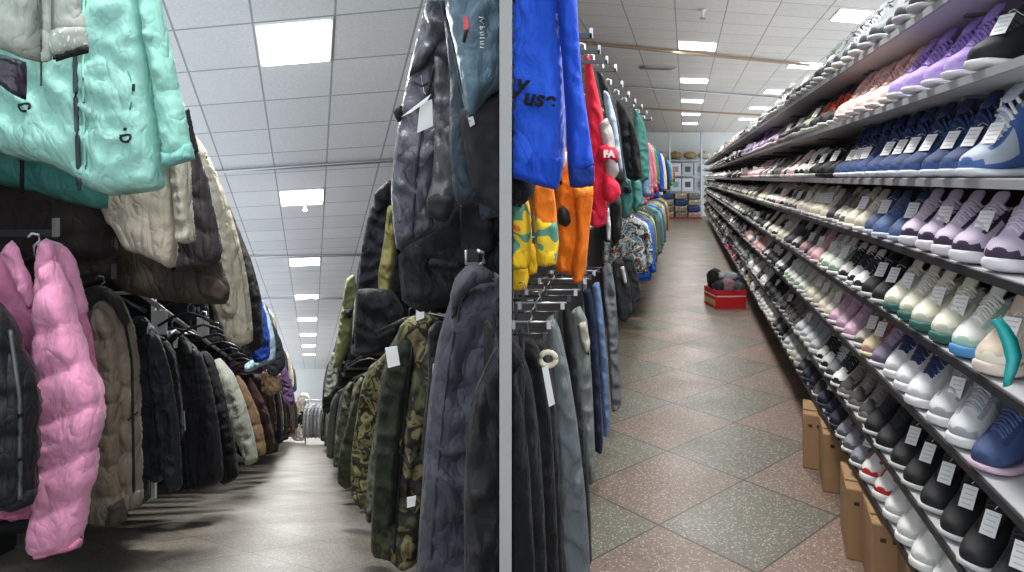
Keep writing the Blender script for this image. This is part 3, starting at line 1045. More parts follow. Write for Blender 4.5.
g = Garment('jacket', 'long mint green rain jacket with dark front zip and ring logo', 'jacket', 2.0, 90, 196, GL)
f_mint = fabric((156, 212, 198), .55, .15)
g.puff('body', [(-70, -90), (146, -90), (156, 0), (162, 60), (164, 120), (165, 187), (150, 192), (112, 196), (92, 190), (72, 176), (46, 164), (22, 160), (0, 154), (-70, 130)], f_mint, .09, fold=.026, vfreq=9)
g.puff('sleeve', [(122, -90), (152, -60), (162, 0), (176, 70), (187, 120), (191, 146), (190, 152), (166, 160), (160, 130), (154, 80), (144, 20)], fabric((148, 206, 191), .55, .15), .06, -.03, fold=.022)
g.puff('cuff', [(163, 151), (178, 149), (191, 142), (195, 159), (180, 164), (165, 168)], fabric((134, 196, 186), .6), .05, -.035)
g.cord('zip', [(75, -20), (75, 62), (76, 110), (78, 150), (79, 184)], .0065, M_zip, .007, 6)
g.cord('zip_puller', [(79, 178), (79, 191)], .006, plain((96, 110, 108), .4, .5), .006)
g.cord('storm_flap', [(84, -20), (83, 70), (84, 120), (86, 184)], .004, f_mint, .004)
g.cord('pocket_seam', [(128, 70), (133, 84), (133, 92), (130, 110)], .002, fabric((84, 160, 144)), .001)
g.patch('pocket_end', [(132, 84), (134.5, 84), (134.5, 91), (132, 91)], M_blk)
for cx, cy, sc in ((125, 137, 1), (24, 106, 1.05)):
    g.cord('ring_logo', [(cx - 5 * sc, cy), (cx - 4 * sc, cy + 4 * sc), (cx, cy + 6 * sc), (cx + 5 * sc, cy + 4 * sc), (cx + 6 * sc, cy - 2 * sc), (cx + 5 * sc, cy - 3 * sc), (cx - 5 * sc, cy - 1 * sc)], .0036, M_blk, .003, 6, 2)
g.patch('logo_dot', [(123.3, 127.5), (126, 127.5), (126, 130.5), (123.3, 130.5)], M_blk)
g = Garment('jacket', 'darker teal jacket whose hem shows beneath the mint rain jacket', 'jacket', 2.25, 60, 210, GL)
f_teal = fabric((64, 130, 122), .6)
g.puff('body', [(-70, 40), (109, 60), (109, 170), (108, 208), (92, 208), (70, 203), (40, 194), (16, 188), (-70, 168)], f_teal, .06, fold=.02)
g.cord('zip', [(22, 158), (22, 192)], .006, M_blk, .006, 6)

f_dkbrown = fabric((98, 88, 84), .7, .4)
g = Garment('jacket', 'dim brown padded jacket in shadow under the teal hem', 'jacket', 2.75, 60, 285, GL)
g.puff('body', [(18, 180), (108, 190), (116, 250), (112, 276), (80, 286), (44, 282), (24, 262)], f_dkbrown, .07, quilts=4, fold=.02)
g = Garment('jacket', 'taupe padded jacket in shadow left under the mint rain jacket', 'jacket', 2.6, 10, 250, GL)
g.puff('body', [(-70, 170), (30, 180), (44, 220), (38, 246), (10, 252), (-70, 240)], fabric((110, 94, 86), .7, .4), .06, quilts=3, fold=.02)
g = Garment('jacket', 'grey brown jacket hem with long flap below the beige quilted jacket', 'jacket', 3.0, 170, 300, GL)
g.puff('body', [(98, 200), (180, 210), (222, 262), (230, 288), (228, 304), (196, 304), (160, 300), (124, 292), (104, 268)], fabric((116, 104, 92), .7, .4), .06, quilts=3, fold=.02)
g.puff('flap', [(196, 270), (216, 276), (228, 290), (222, 302), (200, 294)], fabric((112, 98, 86)), .02, -.05)
g = Garment('jacket', 'beige quilted jacket hanging just behind the mint rain jacket', 'jacket', 2.45, 150, 268, GL)
f_beige = fabric((190, 180, 164), .7, .5)
g.puff('body', [(100, 100), (176, 100), (181, 150), (181, 210), (177, 250), (176, 271), (165, 265), (146, 256), (128, 251), (119, 234), (104, 212)], f_beige, .07, fold=.022, quilts=3, seam=.15)
g.puff('sleeve', [(164, 110), (182, 110), (190, 160), (192, 200), (195, 236), (194, 242), (184, 244), (178, 240), (175, 200)], fabric((196, 190, 174), .7, .4), .055, -.03, fold=.018)
g = Garment('jacket', 'dark grey hooded puffer between the beige and cream jackets', 'jacket', 2.9, 200, 270, GL)
f_dg = fabric((96, 92, 94), .55, .35)
g.puff('body', [(166, 90), (187, 128), (196, 146), (206, 175), (214, 210), (221, 240), (221, 259), (212, 267), (196, 268), (180, 272), (166, 250)], f_dg, .08, quilts=6, fold=.02, tilt=.8)
g.puff('collar', [(184, 118), (189, 108), (194, 132), (199, 152), (193, 152), (187, 138)], fabric((58, 54, 56)), .04, -.02)
g = Garment('jacket', 'long cream padded coat reaching lowest on the high left rail', 'coat', 3.6, 230, 346, GL)
f_cream = fabric((206, 198, 178), .7, .4)
g.puff('body', [(190, 130), (206, 150), (216, 172), (228, 202), (238, 236), (246, 270), (251, 306), (253, 341), (240, 346), (226, 338), (212, 300), (200, 240)], f_cream, .09, fold=.024, vfreq=11)
g.cord('seam', [(232, 230), (242, 270), (248, 330)], .004, fabric((168, 160, 142)), .002)
g.puff('sleeve', [(206, 156), (214, 168), (224, 200), (231, 240), (236, 280), (239, 312), (230, 318), (222, 308), (216, 260), (208, 200)], fabric((206, 200, 182), .7, .4), .05, -.05, fold=.018)
for nm, lab, Y, col, poly, q in (
        ('jacket', 'near black brown jacket right behind the cream coat', 4.3, (46, 42, 44), [(226, 200), (240, 232), (252, 262), (261, 296), (264, 345), (252, 352), (240, 320)], 0),
        ('jacket', 'bright blue puffer jacket far down the high left rail', 5.0, (32, 70, 168), [(248, 270), (258, 290), (266, 316), (270, 340), (269, 358), (255, 363), (248, 330)], 5),
        ('jacket', 'pale blue jacket showing round the bright blue puffer', 5.4, (176, 208, 224), [(256, 290), (268, 312), (275, 338), (275, 360), (262, 366), (248, 372), (245, 364), (262, 352)], 0),
        ('jacket', 'slate grey long jacket beyond the pale blue one', 6.2, (72, 78, 86), [(262, 312), (273, 324), (281, 340), (285, 356), (285, 367), (277, 376), (268, 372)], 0),
        ('jacket', 'tan jacket in the gap below the pale blue jacket', 6.8, (150, 128, 100), [(262, 372), (272, 368), (281, 374), (282, 390), (272, 396), (262, 390)], 0),
        ('jacket', 'purple and pink jacket farthest along the high left rail', 9.0, (104, 78, 120), [(280, 360), (287, 370), (292, 386), (295, 400), (292, 405), (284, 402)], 0)):
    g = Garment(nm, lab, 'jacket', Y, poly[0][0], max(p[1] for p in poly), GL)
    g.puff('body', poly, fabric(col), .08, quilts=q, fold=.025)

# ---- coat aisle, left, lower rail
g = Garment('jacket', 'black quilted puffer at the left edge in front of the pink one', 'jacket', 1.85, 10, 508, GLo)
f_blkp = fabric((30, 31, 36), .5, .3)
g.puff('body', [(-70, 270), (-4, 300), (12, 325), (28, 362), (38, 386), (38, 430), (36, 478), (33, 502), (18, 508), (0, 504), (-70, 500)], f_blkp, .08, quilts=6, fold=.02, seam=.35)
g.puff('hem_band', [(-70, 486), (0, 492), (34, 490), (33, 504), (18, 510), (-2, 508), (-70, 503)], fabric((24, 25, 29)), .06, -.02)
g.cord('zip', [(10, 330), (20, 400), (20, 500)], .006, M_zipl, .004, 6)
g = Garment('jacket', 'pink puffer jacket with long quilted sleeve on the low left rail', 'jacket', 2.1, 50, 556, GLo)
f_pink = fabric((228, 152, 186), .5, .22, sheen=.3)
f_pinkd = fabric((206, 124, 160), .5, .22)
g.puff('body', [(-20, 258), (0, 252), (10, 246), (20, 264), (30, 290), (38, 300), (46, 262), (60, 248), (78, 280), (96, 350), (100, 400), (98, 440), (97, 480), (70, 515), (30, 516), (-20, 514)], f_pinkd, .05, quilts=5, fold=.018)
g.puff('collar', [(1, 257), (6, 246), (12, 240), (19, 248), (24, 264), (31, 276), (35, 300), (28, 310), (20, 290), (10, 270)], f_pink, .025, -.05)
g.puff('lapel', [(37, 262), (40, 243), (46, 238), (54, 243), (58, 256), (52, 280), (44, 310), (38, 330), (36, 300)], f_pink, .03, -.06)
g.puff('sleeve', [(46, 240), (60, 243), (72, 254), (77, 270), (83, 294), (88, 308), (83, 319), (72, 314), (62, 300), (52, 270)], f_pink, .05, .0, fold=.016)
g.puff('sleeve', [(46, 262), (58, 262), (70, 292), (80, 330), (90, 362), (100, 383), (105, 400), (103, 422), (99, 446), (95, 478), (88, 506), (81, 546), (60, 551), (41, 556), (31, 546), (33, 520), (36, 490), (37, 450), (38, 400), (37, 350), (38, 310)], f_pink, .066, -.09, quilts=6.6, fold=.016, seam=.55, tilt=-.5)
g.puff('cuff', [(31, 541), (50, 546), (82, 536), (81, 547), (60, 552), (41, 557)], f_pinkd, .06, -.10)
g.puff('hem', [(-10, 508), (10, 510), (33, 508), (34, 518), (16, 520), (-10, 516)], f_pinkd, .03, -.02)
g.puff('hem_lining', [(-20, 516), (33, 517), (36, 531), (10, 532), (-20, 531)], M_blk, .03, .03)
g = Garment('jacket', 'olive taupe padded jacket with dark hood beside the pink puffer', 'jacket', 2.6, 112, 524, GLo)
f_ol = fabric((130, 119, 104), .55, .35)
g.puff('body', [(86, 292), (104, 286), (120, 298), (130, 318), (137, 350), (140, 400), (141, 450), (142, 505), (131, 510), (112, 514), (92, 508), (86, 420), (84, 340)], f_ol, .07, quilts=7, fold=.016, seam=.3)
g.puff('hood', [(82, 296), (86, 288), (100, 285), (112, 290), (122, 302), (130, 322), (124, 326), (114, 306), (104, 300), (94, 310), (86, 312)], fabric((54, 50, 50)), .04, -.05)
g.puff('sleeve', [(97, 306), (108, 306), (118, 328), (122, 370), (123, 420), (122, 470), (126, 500), (126, 521), (107, 524), (90, 519), (88, 500), (96, 450), (92, 400), (89, 350)], f_ol, .065, -.045, quilts=7, fold=.016, seam=.3)
g.puff('cuff', [(106, 500), (124, 498), (127, 520), (108, 525)], fabric((104, 96, 84)), .05, -.06)
g.cord('zip', [(124, 318), (132, 360), (133, 430), (134, 500)], .005, M_blk, .004, 6)
g.cord('pocket_seam', [(128, 420), (138, 412)], .003, M_blk, .003)
g.puff('cuff', [(127, 492), (142, 490), (142, 505), (130, 511)], fabric((120, 110, 96)), .03, -.03)
g = Garment('jacket', 'dark navy padded jacket between the olive and black jackets', 'jacket', 3.2, 160, 500, GLo)
f_nv = fabric((56, 61, 71), .55, .3)
g.puff('body', [(130, 318), (142, 316), (154, 330), (164, 352), (172, 400), (176, 440), (172, 470), (160, 482), (149, 478), (148, 500), (136, 506), (133, 440), (130, 370)], f_nv, .07, quilts=6, fold=.016, seam=.25)
g.puff('sleeve', [(150, 330), (160, 340), (170, 372), (178, 420), (182, 486), (172, 491), (164, 470), (158, 420), (152, 372)], f_nv, .06, -.04, fold=.016)
g.puff('collar', [(134, 326), (140, 318), (148, 322), (146, 332), (140, 340)], fabric((34, 37, 44)), .02, -.07)
g.cord('zip', [(147, 330), (152, 400), (156, 470)], .004, M_seam, .005, 6)
g.cord('seam', [(134, 400), (150, 406)], .003, M_seam, .003)
g = Garment('jacket', 'black overshirt with pointed collar and long white tag', 'jacket', 3.9, 195, 490, GLo)
f_bk = fabric((50, 52, 60), .6, .25)
g.puff('body', [(166, 336), (176, 330), (186, 338), (198, 350), (208, 372), (216, 410), (221, 450), (222, 480), (206, 487), (188, 490), (174, 482), (170, 420), (165, 372)], f_bk, .08, fold=.016, quilts=4, seam=.12)
g.puff('collar', [(168, 338), (176, 330), (184, 336), (191, 352), (192, 369), (186, 364), (180, 350), (174, 366), (169, 356)], fabric((26, 28, 33)), .02, -.075)
g.puff('sleeve', [(192, 346), (202, 356), (211, 384), (219, 424), (224, 476), (216, 484), (208, 470), (203, 430), (197, 390)], f_bk, .05, -.05)
g.cord('placket', [(180, 372), (184, 430), (188, 486)], .004, M_seam, .004, 6)
g.cord('pocket_seam', [(190, 400), (200, 398)], .003, M_seam, .003)
g.patch('price_tag', [(178, 412), (184.5, 411), (185.5, 430), (181, 438), (177.5, 437)], M_tagc, .006)
g.patch('size_tag', [(167.5, 331), (176, 329), (178, 338), (177, 348), (168, 348)], M_tagc, .008)
for lab, Y, col, poly, q in (
        ('black plain jacket just right of the black overshirt', 4.4, (30, 31, 36), [(204, 352), (214, 360), (224, 392), (234, 440), (238, 476), (226, 484), (214, 470)], 0),
        ('pale sage grey jacket hanging out over the ramp floor', 5.3, (172, 176, 164), [(208, 364), (220, 358), (234, 374), (246, 404), (255, 438), (258, 460), (246, 466), (238, 444), (226, 420), (216, 396)], 0),
        ('tan brown puffer just beyond the pale sage jacket', 6.1, (150, 122, 92), [(236, 374), (246, 386), (258, 412), (265, 440), (266, 454), (254, 456), (246, 430)], 5),
        ('maroon brown puffer beyond the tan one', 6.9, (98, 72, 66), [(248, 376), (258, 390), (268, 412), (274, 436), (275, 450), (264, 452), (256, 430)], 5)):
    g = Garment('jacket', lab, 'jacket', Y, poly[0][0], max(p[1] for p in poly), GLo)
    g.puff('body', poly, fabric(col), .08, quilts=q, fold=.022)

# ---- coat aisle, right, upper rail
g = Garment('jacket', 'slate blue ski jacket with white chest logo and red patch, nearest right', 'jacket', 1.42, 480, 215, GR, 'L')
f_slate = fabric((78, 102, 118), .45, .35, spec=.5)
g.puff('back_panel', [(444, 10), (470, 0), (540, 0), (540, 214), (500, 216), (482, 203), (458, 205), (453, 190), (449, 140), (450, 80)], fabric((48, 64, 78), .55), .03, .05)
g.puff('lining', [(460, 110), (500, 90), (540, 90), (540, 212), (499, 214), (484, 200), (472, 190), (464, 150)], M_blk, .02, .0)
g.puff('body', [(440, -80), (540, -80), (540, 70), (500, 90), (488, 98), (479, 110), (471, 126), (464, 96), (454, 44), (446, 10)], f_slate, .05, -.02, fold=.018)
g.cord('front_edge', [(441, 0), (452, 40), (461, 84), (470, 122)], .005, fabric((84, 104, 116)), .002)
g.patch('red_patch', [(464, 17), (468, 16), (468.5, 29), (463.5, 30)], plain((186, 52, 58), .5))
g.cord('zip_puller', [(466, 30), (464, 42)], .004, M_blk, .004)
g.patch('snap', [(468, 118), (473, 116), (475, 124), (470, 127)], plain((190, 192, 192), .4, .5), .006)
lt = [[(479, 17), (484, 18), (480, 21), (484, 24)], [(480, 27), (485, 27)], [(480, 27), (481, 30), (483, 27)], [(480, 33), (484, 32), (484, 35), (480, 35)], [(480, 38), (485, 38)], [(480, 42), (484, 41), (484, 44), (480, 44)], [(480, 47), (484, 48)]]
for q in lt:
    g.cord('logo_stroke', q, .0014, M_tagc, .002, 5, 3)
g = Garment('jacket', 'charcoal hooded windbreaker with two white tags below the ceiling', 'jacket', 1.85, 425, 250, GR)
f_ch = fabric((104, 106, 117), .42, .5, spec=.5)
g.puff('body', [(424, 6), (440, -10), (456, 20), (462, 90), (460, 190), (449, 226), (436, 231), (424, 237), (405, 247), (398, 256), (393, 225), (391, 190), (395, 145), (402, 105), (409, 72), (414, 50)], f_ch, .07, fold=.022, vfreq=13)
g.puff('hood', [(424, 10), (426, 2), (440, -8), (450, 10), (450, 36), (436, 50), (430, 60), (420, 70), (409, 77), (412, 62), (420, 44), (426, 30)], fabric((88, 90, 102), .42, .5, spec=.5), .045, -.05, fold=.02)
g.puff('sleeve', [(434, 56), (446, 62), (456, 110), (458, 170), (456, 205), (449, 224), (438, 222), (428, 214), (426, 200), (432, 180), (434, 120)], fabric((110, 112, 117), .42, .5, spec=.5), .05, -.05, fold=.02)
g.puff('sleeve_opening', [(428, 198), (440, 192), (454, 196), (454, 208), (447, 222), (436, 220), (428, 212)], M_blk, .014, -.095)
g.puff('pocket_flap', [(393, 111), (402, 105), (403, 118), (398, 123)], fabric((40, 42, 48)), .012, -.05)
g.cord('zip', [(434, 66), (424, 110), (416, 170), (412, 238)], .004, M_seam, .004, 6)
g.cord('shoulder_seam', [(408, 80), (422, 86), (434, 80)], .003, M_seam, .003)
g.patch('price_tag', [(401, 117), (424, 99), (431, 94), (427, 101), (412, 112)], M_tagc, ys=1.72)
g.patch('size_tag', [(420, 104), (432, 99), (433, 126), (417, 133)], plain((206, 210, 208), .6), ys=1.735)
g.cord('tag_string', [(421, 75), (424, 92), (428, 97)], .001, M_tagc)
g = Garment('jacket', 'black padded jacket hanging behind the charcoal windbreaker hem', 'jacket', 2.0, 450, 300, GR, 'L')
g.puff('body', [(398, 235), (430, 220), (456, 190), (470, 150), (540, 150), (540, 285), (500, 288), (470, 298), (440, 308), (420, 312), (402, 300)], fabric((28, 30, 37), .6), .05, fold=.02)
g.puff('sleeve', [(459, 204), (475, 200), (490, 202), (492, 225), (494, 250), (478, 254), (462, 252)], fabric((58, 58, 64), .9), .04, -.05)
g.puff('hem_band', [(428, 258), (462, 262), (462, 268), (430, 266)], fabric((60, 62, 70)), .02, -.05)
for lab, Y, parts in (
        ('dark navy hooded jacket beside the khaki strip', 2.9, [('body', (44, 47, 58), [(374, 200), (386, 188), (393, 196), (393, 250), (384, 296), (379, 322), (362, 321), (354, 340), (352, 345), (357, 290), (362, 245), (368, 216)], 0, 0), ('hood', (32, 34, 42), [(374, 194), (380, 187), (390, 180), (393, 190), (390, 206), (380, 214), (375, 212)], 0, -.05)]),
        ('khaki jacket showing as a narrow strip behind the charcoal windbreaker', 2.75, [('body', (148, 140, 88), [(388, 205), (397, 210), (395, 262), (390, 296), (384, 309), (379, 296), (378, 275), (384, 238)], 0, 0)]),
        ('olive drab jacket hanging highest towards the far end of right rail', 4.8, [('body', (126, 130, 90), [(346, 280), (354, 274), (358, 296), (354, 330), (348, 352), (341, 366), (333, 368), (336, 345), (341, 312)], 0, 0), ('pocket', (50, 52, 46), [(344, 309), (353, 308), (351, 318), (344, 317)], 0, -.07)]),
        ('black jacket filling the gap under the navy hooded jacket', 2.6, [('body', (24, 26, 33), [(358, 290), (392, 290), (404, 310), (406, 336), (384, 352), (366, 356), (354, 352)], 0, 0)]),
        ('pale grey green jacket beyond the olive drab one', 6.2, [('body', (158, 164, 152), [(332, 352), (340, 356), (338, 384), (330, 396), (324, 396), (327, 372)], 0, 0)]),
        ('small black jacket at far end of the right rail', 7.4, [('body', (44, 46, 50), [(328, 372), (334, 380), (334, 402), (328, 414), (322, 408), (323, 390)], 0, 0)])):
    g = Garment('jacket', lab, 'jacket', Y, 360, parts[0][2][0][1] + 60, GR)
    for nm, col, poly, q, dy in parts:
        g.puff(nm, poly, fabric(col), .06 if nm == 'body' else .03, dy, fold=.024)

# ---- coat aisle, right, lower rail
CAMO1 = blotch([(38, 42, 30), (62, 68, 40), (40, 36, 30), (112, 104, 70), (84, 74, 52)], 13, 'camouflage', stretch=(1, 1, .8))
CAMO2 = blotch([(58, 62, 38), (112, 108, 64), (46, 42, 32), (140, 132, 90), (84, 82, 48)], 15, 'camouflage')
CAMO3 = blotch([(36, 40, 34), (70, 74, 58), (104, 104, 88), (48, 48, 40)], 18, 'camouflage')
g = Garment('jacket', 'dark woodland camouflage jacket with white hanger tag, nearest camouflage', 'jacket', 2.3, 405, 558, GRo)
g.puff('body', [(404, 322), (416, 314), (428, 314), (440, 324), (446, 360), (444, 430), (430, 500), (420, 560), (404, 567), (391, 558), (371, 551), (372, 506), (376, 440), (378, 388), (390, 346)], CAMO1, .08, fold=.022)
g.puff('collar', [(400, 326), (408, 318), (424, 312), (436, 318), (432, 330), (418, 330), (406, 342), (394, 350)], CAMO2, .035, -.05)
g.puff('sleeve', [(392, 344), (404, 334), (414, 338), (416, 360), (407, 400), (402, 450), (398, 500), (394, 524), (380, 526), (372, 520), (375, 450), (380, 392)], fabric((50, 58, 42), .8), .05, -.05, fold=.02)
g.puff('sleeve', [(418, 340), (430, 336), (440, 352), (436, 400), (424, 440), (414, 480), (408, 500), (402, 480), (406, 420), (412, 370)], CAMO1, .05, -.05, fold=.02)
g.cord('zip', [(412, 346), (404, 420), (398, 500), (394, 552)], .005, M_blk, .005, 6)
g.patch('price_tag', [(385, 348), (397, 346), (400, 365), (388, 368)], M_tagc, ys=2.16)
g.patch('hanger_tag', [(416, 300), (424, 296), (424, 318), (416, 321)], M_tagc, ys=2.2)
g = Garment('jacket', 'black jacket with navy label squeezed between camouflage and charcoal coats', 'jacket', 1.95, 436, 480, GRo)
g.puff('body', [(428, 330), (440, 320), (452, 330), (452, 420), (440, 480), (426, 500), (422, 440), (428, 380)], fabric((26, 28, 34)), .05, fold=.02)
g.puff('label', [(431, 358), (448, 356), (447, 390), (430, 390)], fabric((34, 40, 62)), .008, -.06)
g.patch('price_tag', [(433, 364), (447, 362), (446, 377), (432, 379)], M_tagc, .006)
g.patch('size_tag', [(407, 498), (416, 496), (415, 506), (407, 508)], M_tagc, ys=1.9)
for lab, Y, mat, poly in (
        ('yellow green camouflage jacket behind the dark woodland one', 2.85, CAMO2, [(378, 360), (388, 350), (392, 372), (386, 410), (380, 450), (376, 485), (372, 503), (362, 508), (352, 494), (351, 460), (356, 420), (362, 384), (370, 366)]),
        ('second dark camouflage jacket peeping between the camouflage jackets', 2.55, CAMO3, [(384, 370), (392, 360), (396, 400), (388, 450), (380, 500), (374, 520), (366, 514), (368, 470), (376, 420)]),
        ('olive green jacket with plain sides beyond the yellow camouflage', 3.7, fabric((72, 80, 52)), [(358, 384), (364, 378), (366, 410), (360, 450), (354, 484), (346, 487), (338, 478), (340, 450), (348, 420)]),
        ('light camouflage jacket beyond the olive green jacket', 4.7, CAMO3, [(346, 386), (353, 382), (355, 410), (350, 440), (344, 462), (336, 464), (334, 450), (338, 420)])):
    g = Garment('jacket', lab, 'jacket', Y, poly[0][0], max(p[1] for p in poly), GRo)
    g.puff('body', poly, mat, .07, fold=.024)
g = Garment('coat', 'long charcoal hooded coat reaching the bottom beside the camouflage jacket', 'coat', 1.5, 450, 560, GRo, 'L')
f_cc = fabric((80, 83, 94), .6, .4)
g.puff('body', [(450, 300), (462, 284), (478, 280), (540, 284), (540, 640), (412, 640), (417, 560), (421, 500), (425, 440), (430, 390), (438, 340)], f_cc, .07, fold=.022, vfreq=10)
g.puff('hood', [(450, 296), (455, 278), (466, 266), (478, 264), (490, 270), (494, 282), (480, 284), (470, 290), (460, 304), (452, 320)], fabric((88, 88, 98), .8), .04, -.05, fold=.02)
g.cord('front_edge', [(462, 296), (452, 340), (444, 400), (436, 480), (430, 560)], .004, fabric((78, 80, 90)), .001)
g = Garment('jacket', 'black coat at the lower right end by the partition', 'coat', 1.32, 485, 560, GRo, 'L')
g.puff('body', [(498, 342), (540, 330), (540, 640), (462, 640), (464, 560), (464, 480), (468, 430), (474, 390), (486, 366)], fabric((28, 29, 33), .6), .05, fold=.02)
g.cord('sleeve_seam', [(497, 348), (484, 372), (472, 405)], .003, fabric((70, 72, 78)), .001)

# ---- shoe aisle, left racks: traced garments
GT = 'tops on the high rail of the shoe aisle'
GP = 'trousers on the low rail of the shoe aisle'
f_blue = fabric((28, 84, 206), .85, .2, sheen=.3)
g = Garment('sweatshirt', 'bright blue sweatshirt with black lettering, nearest on the high rail', 'sweatshirt', 1.95, 550, 190, GT, 'R')
g.puff('body', [(440, -80), (556, -80), (562, 0), (564, 60), (566, 110), (565, 156), (561, 178), (556, 189), (532, 182), (512, 177), (440, 172)], f_blue, .05, fold=.016, vfreq=9)
g.puff('hem_band', [(440, 138), (512, 142), (548, 152), (563, 158), (561, 178), (556, 190), (532, 184), (512, 178), (440, 173)], fabric((24, 74, 190), .85), .045, -.012)
g.puff('sleeve', [(550, -80), (571, -80), (577, 0), (579, 36), (582, 80), (588, 120), (592, 150), (594, 166), (582, 172), (568, 170), (566, 120), (562, 60), (556, 0)], fabric((24, 72, 190), .85, .2), .045, -.03, fold=.016)
g.puff('cuff', [(568, 164), (582, 167), (594, 163), (594, 184), (582, 188), (570, 187)], fabric((22, 50, 130), .85), .036, -.04)
f_let = fabric((16, 18, 28), .8)


def lettering(gm, txt, px, py, size, rot=0.0, nm='lettering', mat=None, rz=0.0, italic=.2):
    cu = bpy.data.curves.new('t', 'FONT'); cu.body = txt; cu.size = size; cu.extrude = .0015; cu.shear = italic; cu.align_x = 'CENTER'; cu.offset = .0022
    o = link('t', cu)
    me = bpy.data.meshes.new_from_object(o.evaluated_get(bpy.context.evaluated_depsgraph_get()))
    bpy.data.objects.remove(o)
    me.materials.clear(); me.materials.append(mat or f_let)
    q = link(nm, me, gm.root, gm.surf(px, py, .022))
    q.rotation_euler = (math.pi / 2, rot, rz)
    return q


lettering(g, 'y', 520, 92, .075, .12)
lettering(g, 'use', 538, 106, .066, .12)
g = Garment('sweatshirt', 'black top whose rounded hem shows under the blue sweatshirt', 'sweatshirt', 2.1, 530, 206, GT, 'R')
g.puff('body', [(450, 100), (534, 110), (537, 176), (534, 194), (524, 204), (506, 207), (450, 207)], fabric((24, 24, 28)), .04, fold=.01)
YEL = blotch([(232, 190, 30), (240, 204, 50), (90, 150, 130), (236, 198, 40), (226, 120, 50)], 9, 'print', detail=1)
g = Garment('sweatshirt', 'yellow printed sweatshirt with orange shoulder behind the blue one', 'sweatshirt', 2.25, 540, 290, GT, 'R')
f_org = fabric((240, 126, 28), .85, .2)
f_yel = fabric((236, 192, 34), .85, .2)
g.puff('body', [(470, 190), (526, 196), (531, 216), (532, 240), (529, 262), (470, 264)], YEL, .05, fold=.014)
g.puff('hem_band', [(470, 246), (514, 250), (530, 246), (528, 268), (512, 270), (470, 268)], f_yel, .045, -.015)
g.puff('sleeve', [(533, 214), (545, 220), (557, 222), (559, 242), (556, 264), (546, 267), (537, 264), (535, 240)], YEL, .04, -.04, fold=.012)
g.puff('shoulder', [(530, 180), (544, 182), (553, 186), (556, 204), (557, 224), (546, 226), (535, 224), (531, 204)], f_org, .045, -.03, fold=.012)
g.puff('cuff', [(537, 246), (546, 250), (556, 247), (556, 264), (546, 267), (538, 265)], f_yel, .036, -.05)
g = Garment('trousers', 'yellow jersey trousers hanging below the printed sweatshirt', 'trousers', 2.35, 515, 290, GT, 'R')
g.puff('leg', [(470, 262), (512, 264), (527, 266), (529, 276), (526, 290), (514, 291), (470, 290)], f_yel, .035, -.02, fold=.012)
g.puff('leg', [(524, 240), (534, 244), (538, 256), (537, 273), (529, 275), (526, 260)], f_yel, .03, .0, fold=.012)
g = Garment('hoodie', 'orange hoodie with dark pocket opening and trailing sleeve', 'hoodie', 2.4, 575, 282, GT)
g.puff('body', [(555, 150), (572, 154), (582, 170), (590, 190), (592, 206), (589, 236), (587, 258), (578, 276), (568, 274), (556, 271), (555, 252), (558, 226), (556, 196)], f_org, .05, fold=.018)
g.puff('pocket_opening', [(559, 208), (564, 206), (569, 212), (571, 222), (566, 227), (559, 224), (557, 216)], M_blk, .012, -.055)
g.puff('sleeve', [(575, 186), (592, 188), (593, 200), (590, 226), (588, 250), (586, 268), (582, 282), (573, 283), (572, 266), (576, 230)], fabric((232, 118, 22), .85), .04, -.05, fold=.014)
g.puff('cuff', [(573, 186), (584, 189), (593, 186), (593, 197), (584, 199), (574, 197)], fabric((246, 140, 40), .85), .035, -.065)
g.puff('hood_edge', [(563, 140), (567, 150), (566, 168), (561, 186), (558, 178), (560, 156)], fabric((206, 96, 30)), .02, -.06)
g.cord('drawcord', [(565, 152), (565, 160), (563, 167)], .006, M_tagc, .004)
M_red = fabric((214, 36, 58), .85, .2)
g = Garment('hoodie', 'red hoodie with grey block and white letters behind the blue sleeve', 'hoodie', 2.65, 600, 225, GT)
g.puff('body', [(584, 48), (590, 58), (596, 84), (602, 110), (606, 140), (608, 176), (607, 210), (603, 224), (592, 224), (588, 190), (586, 120)], M_red, .05, fold=.016)
g.puff('grey_block', [(599, 124), (607, 118), (613, 132), (616, 152), (619, 172), (612, 182), (606, 176), (603, 150)], fabric((176, 170, 166)), .03, -.045, fold=.012)
g.puff('chest_band', [(599, 147), (607, 144), (616, 148), (618, 153), (618, 163), (609, 160), (600, 162)], M_red, .018, -.068, R=.004)
g.puff('sleeve', [(604, 172), (612, 176), (619, 184), (621, 194), (612, 204), (605, 200), (602, 190)], fabric((226, 40, 70), .85), .035, -.05)
g.puff('hem_band', [(590, 208), (600, 212), (608, 208), (606, 224), (598, 228), (590, 225)], fabric((196, 30, 66)), .035, -.035)
lettering(g, 'FA', 609, 157, .036, 0, 'lettering', M_tagc, 0, 0)
